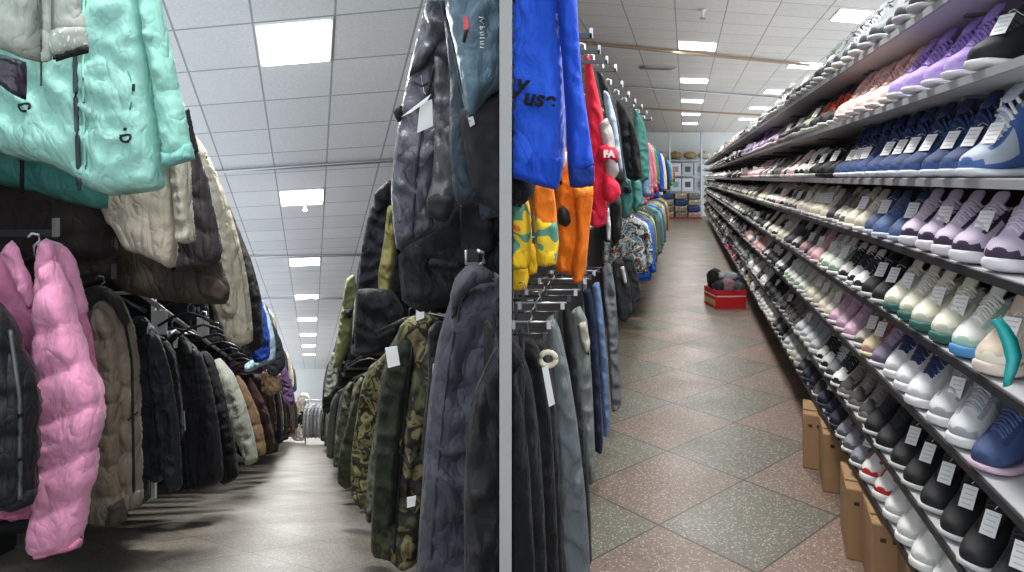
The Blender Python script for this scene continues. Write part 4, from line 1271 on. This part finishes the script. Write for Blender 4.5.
for nm, lab, Y, parts in (
        ('trousers', 'black trousers with white side stripe below the red hoodie', 2.85, [('leg', (28, 28, 32), [(599, 196), (608, 202), (612, 224), (610, 242), (602, 240), (598, 222)], 0), ('leg', (32, 32, 36), [(610, 200), (621, 198), (622, 222), (621, 238), (613, 247), (611, 226)], -.03), ('stripe', (214, 220, 226), [(606, 206), (609, 208), (611, 226), (610, 243), (607, 242), (606, 224)], -.06)]),
        ('sweatshirt', 'charcoal sweatshirt just beyond the red hoodie', 2.95, [('body', (48, 50, 54), [(596, 70), (604, 76), (612, 96), (619, 124), (623, 156), (626, 180), (618, 187), (612, 180), (606, 120)], 0)]),
        ('shirt', 'pale denim blue shirt edge against the charcoal sweatshirt', 2.85, [('body', (164, 184, 206), [(603, 90), (609, 94), (616, 118), (620, 146), (623, 172), (617, 170), (611, 150), (607, 124)], 0)]),
        ('sweatshirt', 'black sweatshirt with long sleeve to the right of pale shirt', 3.35, [('body', (34, 36, 40), [(616, 100), (624, 106), (632, 120), (638, 140), (641, 160), (642, 176), (634, 181), (627, 178), (622, 150)], 0), ('sleeve', (28, 30, 34), [(628, 118), (635, 128), (640, 150), (642, 177), (635, 181), (632, 160)], -.05)]),
        ('hoodie', 'teal green top hanging beyond the black sweatshirt', 4.0, [('body', (70, 130, 122), [(633, 108), (641, 116), (646, 130), (649, 152), (649, 178), (641, 183), (636, 160)], 0)]),
        ('trousers', 'teal green trousers with black print patch below the teal top', 3.5, [('leg', (76, 136, 128), [(620, 178), (631, 180), (634, 200), (630, 217), (622, 218), (620, 200)], 0), ('leg', (70, 128, 120), [(631, 178), (641, 182), (642, 202), (636, 214), (632, 206)], -.02), ('print_patch', (24, 30, 32), [(624, 186), (630, 186), (632, 192), (627, 194), (623, 192)], -.07)])):
    g = Garment(nm, lab, nm, Y, parts[0][2][0][0], max(p[1] for p in parts[0][2]), GT)
    for pn, col, poly, dy in parts:
        g.puff(pn, poly, fabric(col), .05, dy, fold=.018)

# trousers on the low rail
DEN = fabric((84, 112, 156), .9, .2, 220)
for nm, lab, Y, side, parts in (
        ('trousers', 'black trousers at the partition, nearest on the low rail', 1.75, 'R', [('leg', (26, 27, 30), [(470, 372), (512, 376), (522, 400), (530, 470), (536, 640), (470, 640)], 0)]),
        ('trousers', 'second black trousers with folded waist from the partition', 1.85, 'R', [('leg', (34, 35, 39), [(480, 340), (512, 338), (522, 350), (532, 380), (540, 440), (545, 520), (548, 640), (500, 640)], 0)]),
        ('trousers', 'third black trousers from the partition, under the looped tag', 1.95, None, [('leg', (28, 28, 32), [(518, 344), (532, 338), (541, 352), (548, 390), (553, 440), (557, 520), (560, 640), (530, 640), (526, 480)], 0)]),
        ('trousers', 'black trousers with pale seams beside the grey pair', 2.02, None, [('leg', (36, 37, 42), [(534, 344), (544, 340), (551, 360), (557, 420), (561, 500), (566, 640), (546, 640), (544, 480)], 0)]),
        ('trousers', 'grey long trousers reaching the bottom of the picture', 2.1, None, [('leg', (112, 119, 123), [(545, 322), (554, 314), (560, 330), (569, 370), (577, 420), (584, 480), (589, 540), (592, 640), (564, 640), (560, 540), (555, 440), (550, 380)], 0)]),
        ('jeans', 'dark grey jeans between the grey trousers and the pale jeans', 2.35, None, [('leg', (58, 62, 66), [(562, 312), (570, 308), (577, 350), (584, 420), (589, 480), (592, 560), (584, 564), (577, 480), (570, 400)], 0)]),
        ('jeans', 'pale green grey jeans with torn seam on the low rail', 2.55, None, [('leg', (132, 140, 136), [(571, 312), (580, 306), (587, 320), (590, 350), (593, 400), (595, 450), (595, 478), (588, 485), (582, 440), (578, 390), (573, 350)], 0), ('torn_edge', (186, 184, 170), [(578, 324), (586, 322), (590, 342), (589, 356), (584, 350), (580, 340)], -.05)]),
        ('jeans', 'navy jeans edge between pale and mid blue jeans', 2.9, None, [('leg', (52, 66, 104), [(583, 292), (590, 288), (596, 320), (600, 380), (603, 440), (602, 452), (595, 451), (592, 400), (588, 340)], 0)]),
        ('jeans', 'mid blue jeans hanging between navy and grey jeans', 3.0, None, [('leg', (112, 142, 186), [(592, 286), (599, 282), (603, 310), (607, 360), (609, 400), (610, 430), (604, 437), (600, 380), (596, 330)], 0)]),
        ('jeans', 'washed grey jeans beyond the blue jeans', 3.6, None, [('leg', (122, 126, 130), [(602, 270), (610, 262), (615, 286), (618, 330), (620, 370), (621, 405), (612, 412), (609, 370), (606, 320)], 0)]),
        ('trousers', 'black trousers with pale label beyond the grey jeans', 4.3, None, [('leg', (66, 68, 74), [(612, 262), (622, 258), (630, 284), (632, 312), (626, 322), (618, 318)], 0), ('label', (206, 206, 204), [(620, 268), (624, 266), (627, 282), (624, 284)], -.06)]),
        ('trousers', 'charcoal trousers hanging short of the kids sets', 4.8, None, [('leg', (84, 86, 92), [(622, 258), (632, 256), (639, 280), (641, 298), (634, 304), (628, 300)], 0)])):
    g = Garment(nm, lab, nm, Y, parts[0][2][0][0], max(p[1] for p in parts[0][2]), GP, side)
    for pn, col, poly, dy in parts:
        g.puff(pn, poly, fabric(col, .9, .2, 200), .04, dy, fold=.016, vfreq=22)
g = thing('looped_tag', 'cream size loop with hanging paper strip over black trousers', 'tag', wpt(548, 352, 1.8))
q = [wpt(548 + 8 * math.cos(a), 359 + 7 * math.sin(a), 1.8) - g.location for a in [2 * math.pi * k / 12 for k in range(12)]]
MB().tube(q + [q[0]], .0075, 8).build('loop', plain((206, 198, 176), .6), g, True)
c = [wpt(x, y, 1.79) - g.location for x, y in ((542, 368), (548, 366), (555, 404), (549, 407))]
MB().add(c + [p + Vector((0, .003, 0)) for p in c], [(0, 1, 2, 3), (7, 6, 5, 4), (0, 4, 5, 1), (1, 5, 6, 2), (2, 6, 7, 3), (3, 7, 4, 0)]).build('paper_strip', M_tagc, g)

# ------------------------------------------------------------------ rows of garments on the far stretches of the rails
def multi(parts, **k):
    out = []
    for nm, poly, T, dy in parts:
        v, f = inflate(poly, T, grid=.034, **k)
        out.append((nm, MB().add([(x, y + dy, z) for x, y, z in v], f)))
    return out


def mir(p):
    return [(-x, z) for x, z in p][::-1]


SLV = [(.16, -.10), (.215, -.125), (.262, -.2), (.295, -.4), (.305, -.68), (.24, -.70), (.215, -.5), (.20, -.3)]
JB = [(-.07, -.06), (.07, -.06), (.2, -.115), (.225, -.2), (.225, -.45), (.24, -.78), (0, -.80), (-.24, -.78), (-.225, -.45), (-.225, -.2), (-.2, -.115)]
CO = [(-.08, -.035), (0, -.05), (.08, -.035), (.075, -.1), (0, -.14), (-.075, -.1)]
PANT = [(-.12, -.03), (.12, -.03), (.135, -.2), (.11, -.6), (.10, -.98), (.0, -1.0), (-.08, -.98), (-.11, -.6), (-.135, -.2)]
TEM = {
    'jacket': [(n, m.mesh(n, NUL[:1])) for n, m in multi([('body', JB, .046, 0), ('sleeve', SLV, .036, -.02), ('sleeve', mir(SLV), .036, -.02), ('collar', CO, .022, -.035)], fold=.02, seed=3)],
    'puffer': [(n, m.mesh(n, NUL[:1])) for n, m in multi([('body', JB, .075, 0), ('sleeve', SLV, .055, -.02), ('sleeve', mir(SLV), .055, -.02), ('collar', CO, .035, -.05)], fold=.012, seed=5, quilts=7)],
    'top': [(n, m.mesh(n, NUL[:1])) for n, m in multi([('body', JB, .035, 0), ('sleeve', SLV, .028, -.015), ('sleeve', mir(SLV), .028, -.015)], fold=.018, seed=9)],
}
ONE = {}
for kd in TEM:
    m = MB()
    for nm, me in TEM[kd]:
        m.add([v.co for v in me.vertices], [tuple(p.vertices) for p in me.polygons])
    ONE[kd] = m.mesh(kd, NUL[:1])


def row(name, kd, P, rot, Y0, Y1, step, xc, h, sc, cols, where, group, ypart, rs, stop=None):
    r = random.Random(rs); Y = Y0; cnt = {}; n_ = 0
    while Y < Y1:
        cname, c, kdi = cols[n_ % len(cols)] if r.random() < .6 else r.choice(cols); n_ += 1
        mt = c if not isinstance(c, tuple) else fabric(var(c, r.choice((0, 0, -.12, .12))))
        i = cnt.get(cname, 0); cnt[cname] = i + 1
        kk = kdi or kd
        word = {'jacket': 'jacket', 'puffer': 'puffer jacket', 'top': name}[kk]
        lab = f'{cname} {word}, {nth(i)} {cname} one {where}'
        pos = P(xc + r.uniform(-.05, .05), Y, h)
        s_ = (sc[0] * r.uniform(.92, 1.06), .72, sc[2] * r.uniform(.86, 1.1))
        if Y < ypart:
            o = thing(name, lab, name, pos, group)
            for nm, me in TEM[kk]:
                q = link(nm, me, o); set_mat(q, 0, mt)
        else:
            o = link(name, ONE[kk], None, pos); set_mat(o, 0, mt)
            tag(o, lab, name, group)
        o.rotation_euler = (0, 0, rot + r.uniform(-.07, .07)); o.scale = s_
        Y += step * r.uniform(.85, 1.2)


BR_ = [('dark brown', (72, 56, 50), 'puffer'), ('maroon', (92, 60, 58), 'puffer'), ('black', (34, 34, 38), None), ('tan', (160, 134, 104), 'puffer'), ('charcoal', (64, 66, 72), None),
       ('rust', (140, 92, 74), None), ('navy', (40, 46, 62), 'puffer'), ('forest green', (58, 70, 58), None)]
row('jacket', 'jacket', LP, ROTL, 7.4, 17.5, .22, -.72, .555, (1, 1, 1.2), BR_, 'on the low left coat rail', GLo, 9.5, 11)
row('jacket', 'jacket', LP, ROTL, 6.6, 17, .25, -.74, 1.295, (1, 1, .93), [('charcoal', (66, 70, 78), None), ('black', (36, 36, 40), None), ('navy', (44, 52, 76), 'puffer'), ('cream', (196, 186, 166), None), ('purple', (110, 82, 124), None), ('grey', (120, 124, 128), None)], 'on the high left coat rail', GL, 9.0, 12)
row('jacket', 'jacket', LP, ROTL, 2.5, 6.6, .24, -1.0, 1.285, (.94, 1, .82), [('dark brown', (58, 48, 46), 'puffer'), ('black', (30, 30, 34), None), ('dark grey', (52, 52, 56), None), ('dim navy', (36, 40, 52), None)], 'behind the high front coats', GL, 0, 13)
row('jacket', 'jacket', LP, ROTL, 3.3, 7.4, .24, -1.0, .52, (.94, 1, 1.05), [('black', (30, 30, 34), None), ('dark grey', (48, 48, 52), None), ('dim navy', (34, 38, 50), 'puffer')], 'behind the low front coats', GLo, 0, 14)
row('jacket', 'jacket', LP, ROTL, 4.4, 15.5, .22, .53, .43, (1, 1, 1.08), [('camouflage', CAMO1, None), ('light camouflage', CAMO3, None), ('green camouflage', CAMO2, None), ('black', (34, 36, 40), None), ('olive', (76, 82, 58), None), ('grey green', (104, 110, 100), None)], 'on the low right coat rail', GRo, 7.5, 15)
row('jacket', 'jacket', LP, ROTL, 3.3, 15, .24, .58, 1.075, (1, 1, .78), [('black', (34, 35, 40), None), ('navy', (42, 48, 62), None), ('charcoal', (60, 62, 70), None), ('olive', (104, 108, 76), None), ('pale grey', (146, 150, 146), None)], 'on the high right coat rail', GR, 7.0, 16)
KID = [('sky blue', (150, 184, 220), None), ('red', (200, 44, 58), None), ('royal blue', (40, 86, 186), None), ('denim blue', (104, 138, 190), None), ('green', (60, 140, 86), None), ('black', (40, 42, 46), None), ('pink', (214, 120, 140), None), ('white', (214, 216, 214), None), ('cobalt', (52, 104, 206), None), ('yellow', (226, 196, 60), None)]
row('top', 'top', RP, ROTR, 4.45, 12.5, .2, -.50, .385, (.76, 1, .70), KID, 'on the high kids rail', GT, 8.0, 17)
P_W = blotch([(212, 216, 214), (90, 130, 150), (226, 228, 226), (70, 76, 84), (214, 120, 60)], 10, 'print', detail=1)
KID2 = [('white printed', P_W, None), ('royal blue', (44, 96, 190), None), ('orange', (226, 150, 70), None), ('mint', (150, 200, 180), None), ('green', (70, 150, 96), None), ('pale green', (170, 196, 150), None), ('teal', (70, 140, 136), None), ('grey', (130, 134, 138), None)]
row('top', 'top', RP, ROTR, 6.0, 12.5, .2, -.53, -.30, (.76, 1, .76), KID2, 'on the low kids rail', 'kids clothes on the low rail', 8.0, 18)
row('top', 'top', RP, ROTR, 12.6, 20, .5, -.55, .40, (.76, 1, .74), KID, 'at the high kids rail end', GT, 0, 19)

# ------------------------------------------------------------------ racks and rails
def rail(name, label, P, xr, h, Y0, Y1, floor_h, posts, mat, group, arm=None, off=0):
    base = P(xr, Y0, floor_h)
    t = thing(name, label, 'rack', base, group)
    L_ = lambda x, Y, z: P(x, Y, z) - base
    for hh in h:
        MB().tube([L_(xr, Y0, hh), L_(xr, Y1, hh)], .013, 8).build('rail', mat, t, True)
    for Y in posts:
        pm = MB().box(L_(xr + off, Y, (h[0] + floor_h) / 2), (.03, .03, h[0] - floor_h)).build('post', mat, t)
        for hh in h:
            MB().tube([L_(xr + off, Y, hh - .01), L_(xr, Y, hh)], .008, 6).build('bracket', mat, pm, True)
        MB().box(L_(xr + off, Y, floor_h + .01), (.07, .07, .02), rot=0).build('foot', mat, t)
    if arm:
        for x0, x1, Y, z in arm:
            a = MB().box((L_(x0, Y, z) + L_(x1, Y, z)) / 2, (abs(x1 - x0), .016, .022)).build('arm', M_dsteel, t)
            MB().box(L_(x1, Y, z + .018), (.012, .02, .06)).build('end_stop', M_steel, a)
    return t


def panel_(t, pts, th, mat, nm='back_panel'):
    n = Vector(th)
    MB().add([Vector(p) - t.location for p in pts] + [Vector(p) + n - t.location for p in pts], [(0, 1, 2, 3), (7, 6, 5, 4), (0, 4, 5, 1), (1, 5, 6, 2), (2, 6, 7, 3), (3, 7, 4, 0)]).build(nm, mat, t)


M_dark = plain((38, 38, 42), .7)
t = rail('clothes_rack', 'long two-tier steel coat rack along the left side', LP, -.80, (1.32, .58), 3.05, 17.8, HF, (3.1, 4.6, 7.6, 10.6, 13.6, 16.6), M_steel, 'coat racks',
         [(-1.34, (56 - 312) / F * 2.15, 2.15, (418 - 233) / F * 2.15), (-1.3, (114 - 312) / F * 2.7, 2.7, (418 - 276) / F * 2.7)], -.54)
panel_(t, [LP(-1.36, 1.3, HF), LP(-1.36, 18, HF), LP(-1.36, 18, 1.25), LP(-1.36, 1.3, 1.25)], (-.02, 0, 0), M_dark)
t = rail('clothes_rack', 'long two-tier steel coat rack along the right side by the partition', LP, .57, (1.11, .46), 3.0, 15.8, HF, (3.0, 6.0, 9.0, 12.0, 15.0), M_steel, 'coat racks', None, .32)
panel_(t, [LP(.93, 3.2, HF), LP(.93, 16, HF), LP(.93, 16, 1.05), LP(.93, 3.2, 1.05)], (.02, 0, 0), M_dark)
panel_(t, [(WALL_L - .0005, 1.9, zl(1.9, HF)), (WALL_L - .0005, 3.3, zl(3.3, HF)), (WALL_L - .0005, 3.3, zl(3.3, 1.6)), (WALL_L - .0005, 1.9, zl(1.9, 1.9))], (-.004, 0, 0), M_dark, 'wall_panel')
t = rail('clothes_rack', 'two-tier steel rack of kids clothes and trousers beside the partition', RP, -.52, (.42, -.27), 3.0, 20, -EYE, (3.1, 5.5, 8.5, 11.5, 14.5, 17.5), M_steel, 'shoe aisle racks', None, -.30)
panel_(t, [RP(-.86, 3.4, -EYE), RP(-.86, 20, -EYE), RP(-.86, 20, .2), RP(-.86, 3.4, .2)], (-.02, 0, 0), M_dark)
panel_(t, [(WALL_R + .0005, 2.2, 0), (WALL_R + .0005, 3.4, 0), (WALL_R + .0005, 3.4, EYE + .25), (WALL_R + .0005, 2.2, EYE + .25)], (.004, 0, 0), M_dark, 'wall_panel')

# face-out arms with the trouser hangers beneath the tops
def clip_hanger(px, py, Y, wd, label, mat):
    p = wpt(px, py, Y)
    t = thing('clip_hanger', label, 'hanger', p, 'clip hangers on the low rail')
    MB().tube([(-wd / 2, 0, 0), (wd / 2, 0, 0)], .0035, 6).build('bar', mat, t, True)
    MB().tube([(0, 0, 0), (0, 0, .03), (.012, 0, .045), (.006, 0, .062), (-.010, 0, .060)], .0025, 5).build('hook', M_steel, t, True)
    for s_ in (-1, 1):
        MB().box((s_ * wd * .42, 0, -.008), (.012, .012, .022)).build('clip', mat, t)


M_hng = plain((34, 34, 38), .3)
for i, (px, py, Y, wd) in enumerate([(528, 334, 1.82, .11), (531, 322, 1.9, .12), (536, 312, 2.0, .14), (541, 303, 2.1, .16), (546, 296, 2.2, .18), (551, 290, 2.3, .20), (556, 284, 2.4, .20), (562, 279, 2.5, .20), (568, 275, 2.6, .20), (573, 271, 2.7, .20), (578, 268, 2.8, .20), (526, 290, 2.45, .12), (522, 300, 2.3, .10)]):
    clip_hanger(px, py, Y, wd, f'{"chrome" if i % 2 else "black"} clip hanger above the trousers, {nth(i)} going back', M_steel if i % 2 else M_hng)
for i, (px, py, Y) in enumerate([(585, 36, 2.0), (594, 52, 2.35), (602, 62, 2.6), (611, 70, 2.75), (618, 86, 3.1), (625, 96, 3.4), (632, 103, 3.8), (639, 108, 4.2), (644, 114, 4.7), (649, 120, 5.3)]):
    t = thing('garment_hook', f'pale steel face-out arm holding kids tops, {nth(i)} from the blue sweatshirt', 'rack arm', wpt(px, py, Y), 'face-out arms over the kids tops')
    MB().box((-.08, 0, 0), (.20, .012, .014)).build('bar', M_dsteel, t)
    MB().box((.018, 0, .008), (.010, .012, .030)).build('end_stop', M_white, t)
    MB().tube([(-.03, 0, -.01), (-.03, .02, .028), (-.045, .02, .035), (-.055, .02, .02)], .004, 5).build('hook', M_white, t, True)


def hook_hanger(px, py, Y, label, mat, wd=.36):
    t = thing('clothes_hanger', label, 'hanger', wpt(px, py, Y), 'hangers in the coat aisle')
    MB().tube([(0, 0, -.035), (0, 0, 0), (.018, 0, .016), (.014, 0, .036), (-.006, 0, .040), (-.018, 0, .028)], .004, 6).build('hook', mat, t, True)
    MB().tube([(-wd / 2, 0, -.10), (-wd * .25, 0, -.055), (0, 0, -.035), (wd * .25, 0, -.055), (wd / 2, 0, -.10)], .008, 6).build('shoulder_bar', M_hng, t, True)


hook_hanger(430, 304, 2.34, 'white hooked hanger above the dark woodland camouflage jacket', M_tagc)
hook_hanger(172, 322, 3.95, 'pale hooked hanger carrying the black overshirt', M_tagc)
hook_hanger(100, 286, 2.65, 'hanger inside the olive taupe jacket', M_steel)
hook_hanger(34, 246, 2.12, 'hanger inside the pink puffer', M_tagc, .2)
for i in range(9):
    Y = 3.35 + .42 * i
    p = LP(-.62 + .01 * (i % 3), Y, .56)
    hook_hanger(512 + F * p.x / Y, HY + F * (EYE - p.z) / Y, Y, f'chrome hanger hook on the low left coat rail, {nth(i)} going back', M_steel, .3)
for i in range(6):
    Y = 2.9 + .4 * i
    p = LP(.42, Y, .47)
    hook_hanger(512 + F * p.x / Y, HY + F * (EYE - p.z) / Y, Y, f'chrome hanger hook above the camouflage jackets, {nth(i)} going back', M_steel, .3)
t = thing('rail_bracket', 'silver square clamp above the charcoal hooded coat', 'bracket', wpt(474, 256, 1.6))
MB().box((-.005, 0, 0), (.03, .03, .030)).build('clamp', M_hng, t)
MB().tube([(-.018, -.018, .016), (-.018, -.018, -.016), (.012, -.018, -.016)], .004, 6).tube([(.008, -.02, .016), (.022, -.02, .010), (.024, -.02, -.012), (.014, -.02, -.020)], .005, 6).build('hook', M_steel, t, True)
t = thing('upright_pole', 'white rack pole between navy jacket and black overshirt', 'pole', wpt(154, 470, 3.55))
MB().box((0, 0, .6), (.02, .02, 1.5)).build('post', M_white, t)
for nm, px, py, Y in (('right above the black overshirt', 203, 327, 4.2), ('beside the white pole above the navy jacket', 160, 322, 3.5)):
    t = thing('hanging_label', f'white card hanging {nm}', 'label', wpt(px, py, Y))
    MB().box((0, 0, 0), (.075, .004, .12)).build('card', M_tagc, t)

# ------------------------------------------------------------------ far ends
t = thing('clothes_rack', 'small chrome rack of pale grey clothes at the far end of coat aisle', 'rack', LP(.17, 15.2, HF))
for x in (-.32, .32):
    MB().tube([(x, 0, 0), (x, 0, 1.0)], .016, 6).build('post', M_steel, t)
MB().tube([(-.32, 0, 1.0), (.32, 0, 1.0)], .016, 6).build('rail', M_steel, t)
for i in range(7):
    o = link('top', ONE['top'], None, LP(.17, 15.2, HF) + Vector((-.26 + .085 * i, 0, .98)))
    set_mat(o, 0, fabric(((150, 154, 158), (176, 178, 180), (132, 136, 142))[i % 3])); o.rotation_euler = (0, 0, 1.2); o.scale = (.7, 1, 1.0)
    tag(o, f'pale grey top on the small chrome rack, {nth(i)} from its left end', 'top', 'grey tops on the chrome rack')
for i, (px, py, c, nm) in enumerate([(299, 441, (206, 200, 190), 'cream'), (303, 428, (60, 58, 58), 'dark'), (298, 418, (190, 176, 160), 'beige'), (304, 412, (214, 212, 206), 'white')]):
    p = wpt(px, py, 16.2)
    o = link('top', ONE['top'], None, p + Vector((0, 0, .5))); set_mat(o, 0, fabric(c)); o.scale = (.55, 1.4, .62)
    tag(o, f'{nm} garment in the pile at the far left end of coat aisle', 'top', 'garments at the far end')
# far shelving in the shoe aisle
t = thing('display_shelving', 'white wall shelving with boxes at the far end of shoe aisle', 'shelving', (5.6, 24.2, 0))
for z in (.95, 1.5, 2.05):
    MB().box((0, .3, z), (4.4, .6, .03)).build('shelf', M_board, t)
for px in (671, 703):
    x = (px - 512) / F * 24.0 - 5.6
    MB().box((x, 0.0, 1.65), (.06, .06, 3.3)).build('post', M_steel, t)
r = random.Random(4)
fz = [('white', (214, 218, 222)), ('pale grey', (186, 190, 196)), ('pale blue', (196, 212, 226))]
for lv, z in enumerate((.967, 1.517)):
    for i in range(5):
        cn, cc = fz[(i + lv) % 3]
        t = thing('storage_box', f'{cn} box with dark picture on the far {"lower" if lv == 0 else "upper"} shelf, {nth(i)} from left', 'box', (5.05 + .44 * i, 24.45, z), 'boxes on the far shelves')
        MB().box((0, 0, .22), (.40, .35, .44)).build('carton', plain(cc, .6), t)
        MB().box((0, -.178, .22), (.2, .006, .2)).build('picture', plain((70, 74, 84) if i % 2 else (150, 150, 156), .6), t)
for i in range(6):
    o = MB(); rg = []
    for k in range(7):
        a = math.pi * k / 6
        rg.append([Vector((.26 * math.sin(a) * math.cos(b), .2 * math.sin(a) * math.sin(b), .15 - .14 * math.cos(a) * (1 + .2 * noise.noise(Vector((b, k, i)))))) for b in [2 * math.pi * q / 10 for q in range(10)]])
    o.loft(rg); o = o.build('bundle', fabric(((170, 150, 110), (200, 196, 180), (150, 130, 90))[i % 3]), None, True, (4.9 + .54 * i, 24.5, 2.10))
    tag(o, f'beige wrapped bundle on top of the far shelving, {nth(i)} from left', 'bundle', 'bundles on the far shelving')
k = 0
for cidx in range(4):
    for lv in range(4):
        col = [((60, 84, 150), 'blue'), ((206, 190, 160), 'cream'), ((150, 146, 140), 'grey'), ((196, 170, 150), 'beige')][(cidx + (lv if cidx else 0)) % 4]
        if cidx == 0 and lv < 2:
            col = ((216, 220, 90), 'lime yellow')
        m = MB().box((0, 0, .11), (.42, .4, .215))
        o = m.build('textile_bale', blotch([col[0], var(col[0], -.25), var(col[0], .12)], 9), None, False, (4.98 + .47 * cidx, 23.6, .002 + .222 * lv))
        o.rotation_euler = (0, 0, r.uniform(-.05, .05))
        md = o.modifiers.new('b', 'BEVEL'); md.width = .05; md.segments = 3
        tag(o, f'{col[1]} wrapped bale, {nth(lv)} up in stack {nth(cidx)} from left at aisle end', 'bale', 'bales at the end of the shoe aisle')
o = MB().box((0, 0, .03), (1.9, .12, .06)).build('kick_strip', plain((150, 60, 56), .6), None, False, (5.65, 23.3, 0))
tag(o, 'dull red strip along the floor before the stacked bales', 'strip')
cp = wpt(664, 230, F * EYE / 52); cp.z = 0
t = thing('cardboard_box', 'small cardboard box on the floor by the far kids rack', 'box', cp)
MB().box((0, 0, .13), (.3, .3, .26)).build('carton', plain((190, 156, 116), .8), t)
MB().box((-.08, 0, .265), (.14, .3, .01)).build('flap', plain((206, 176, 136), .8), t)
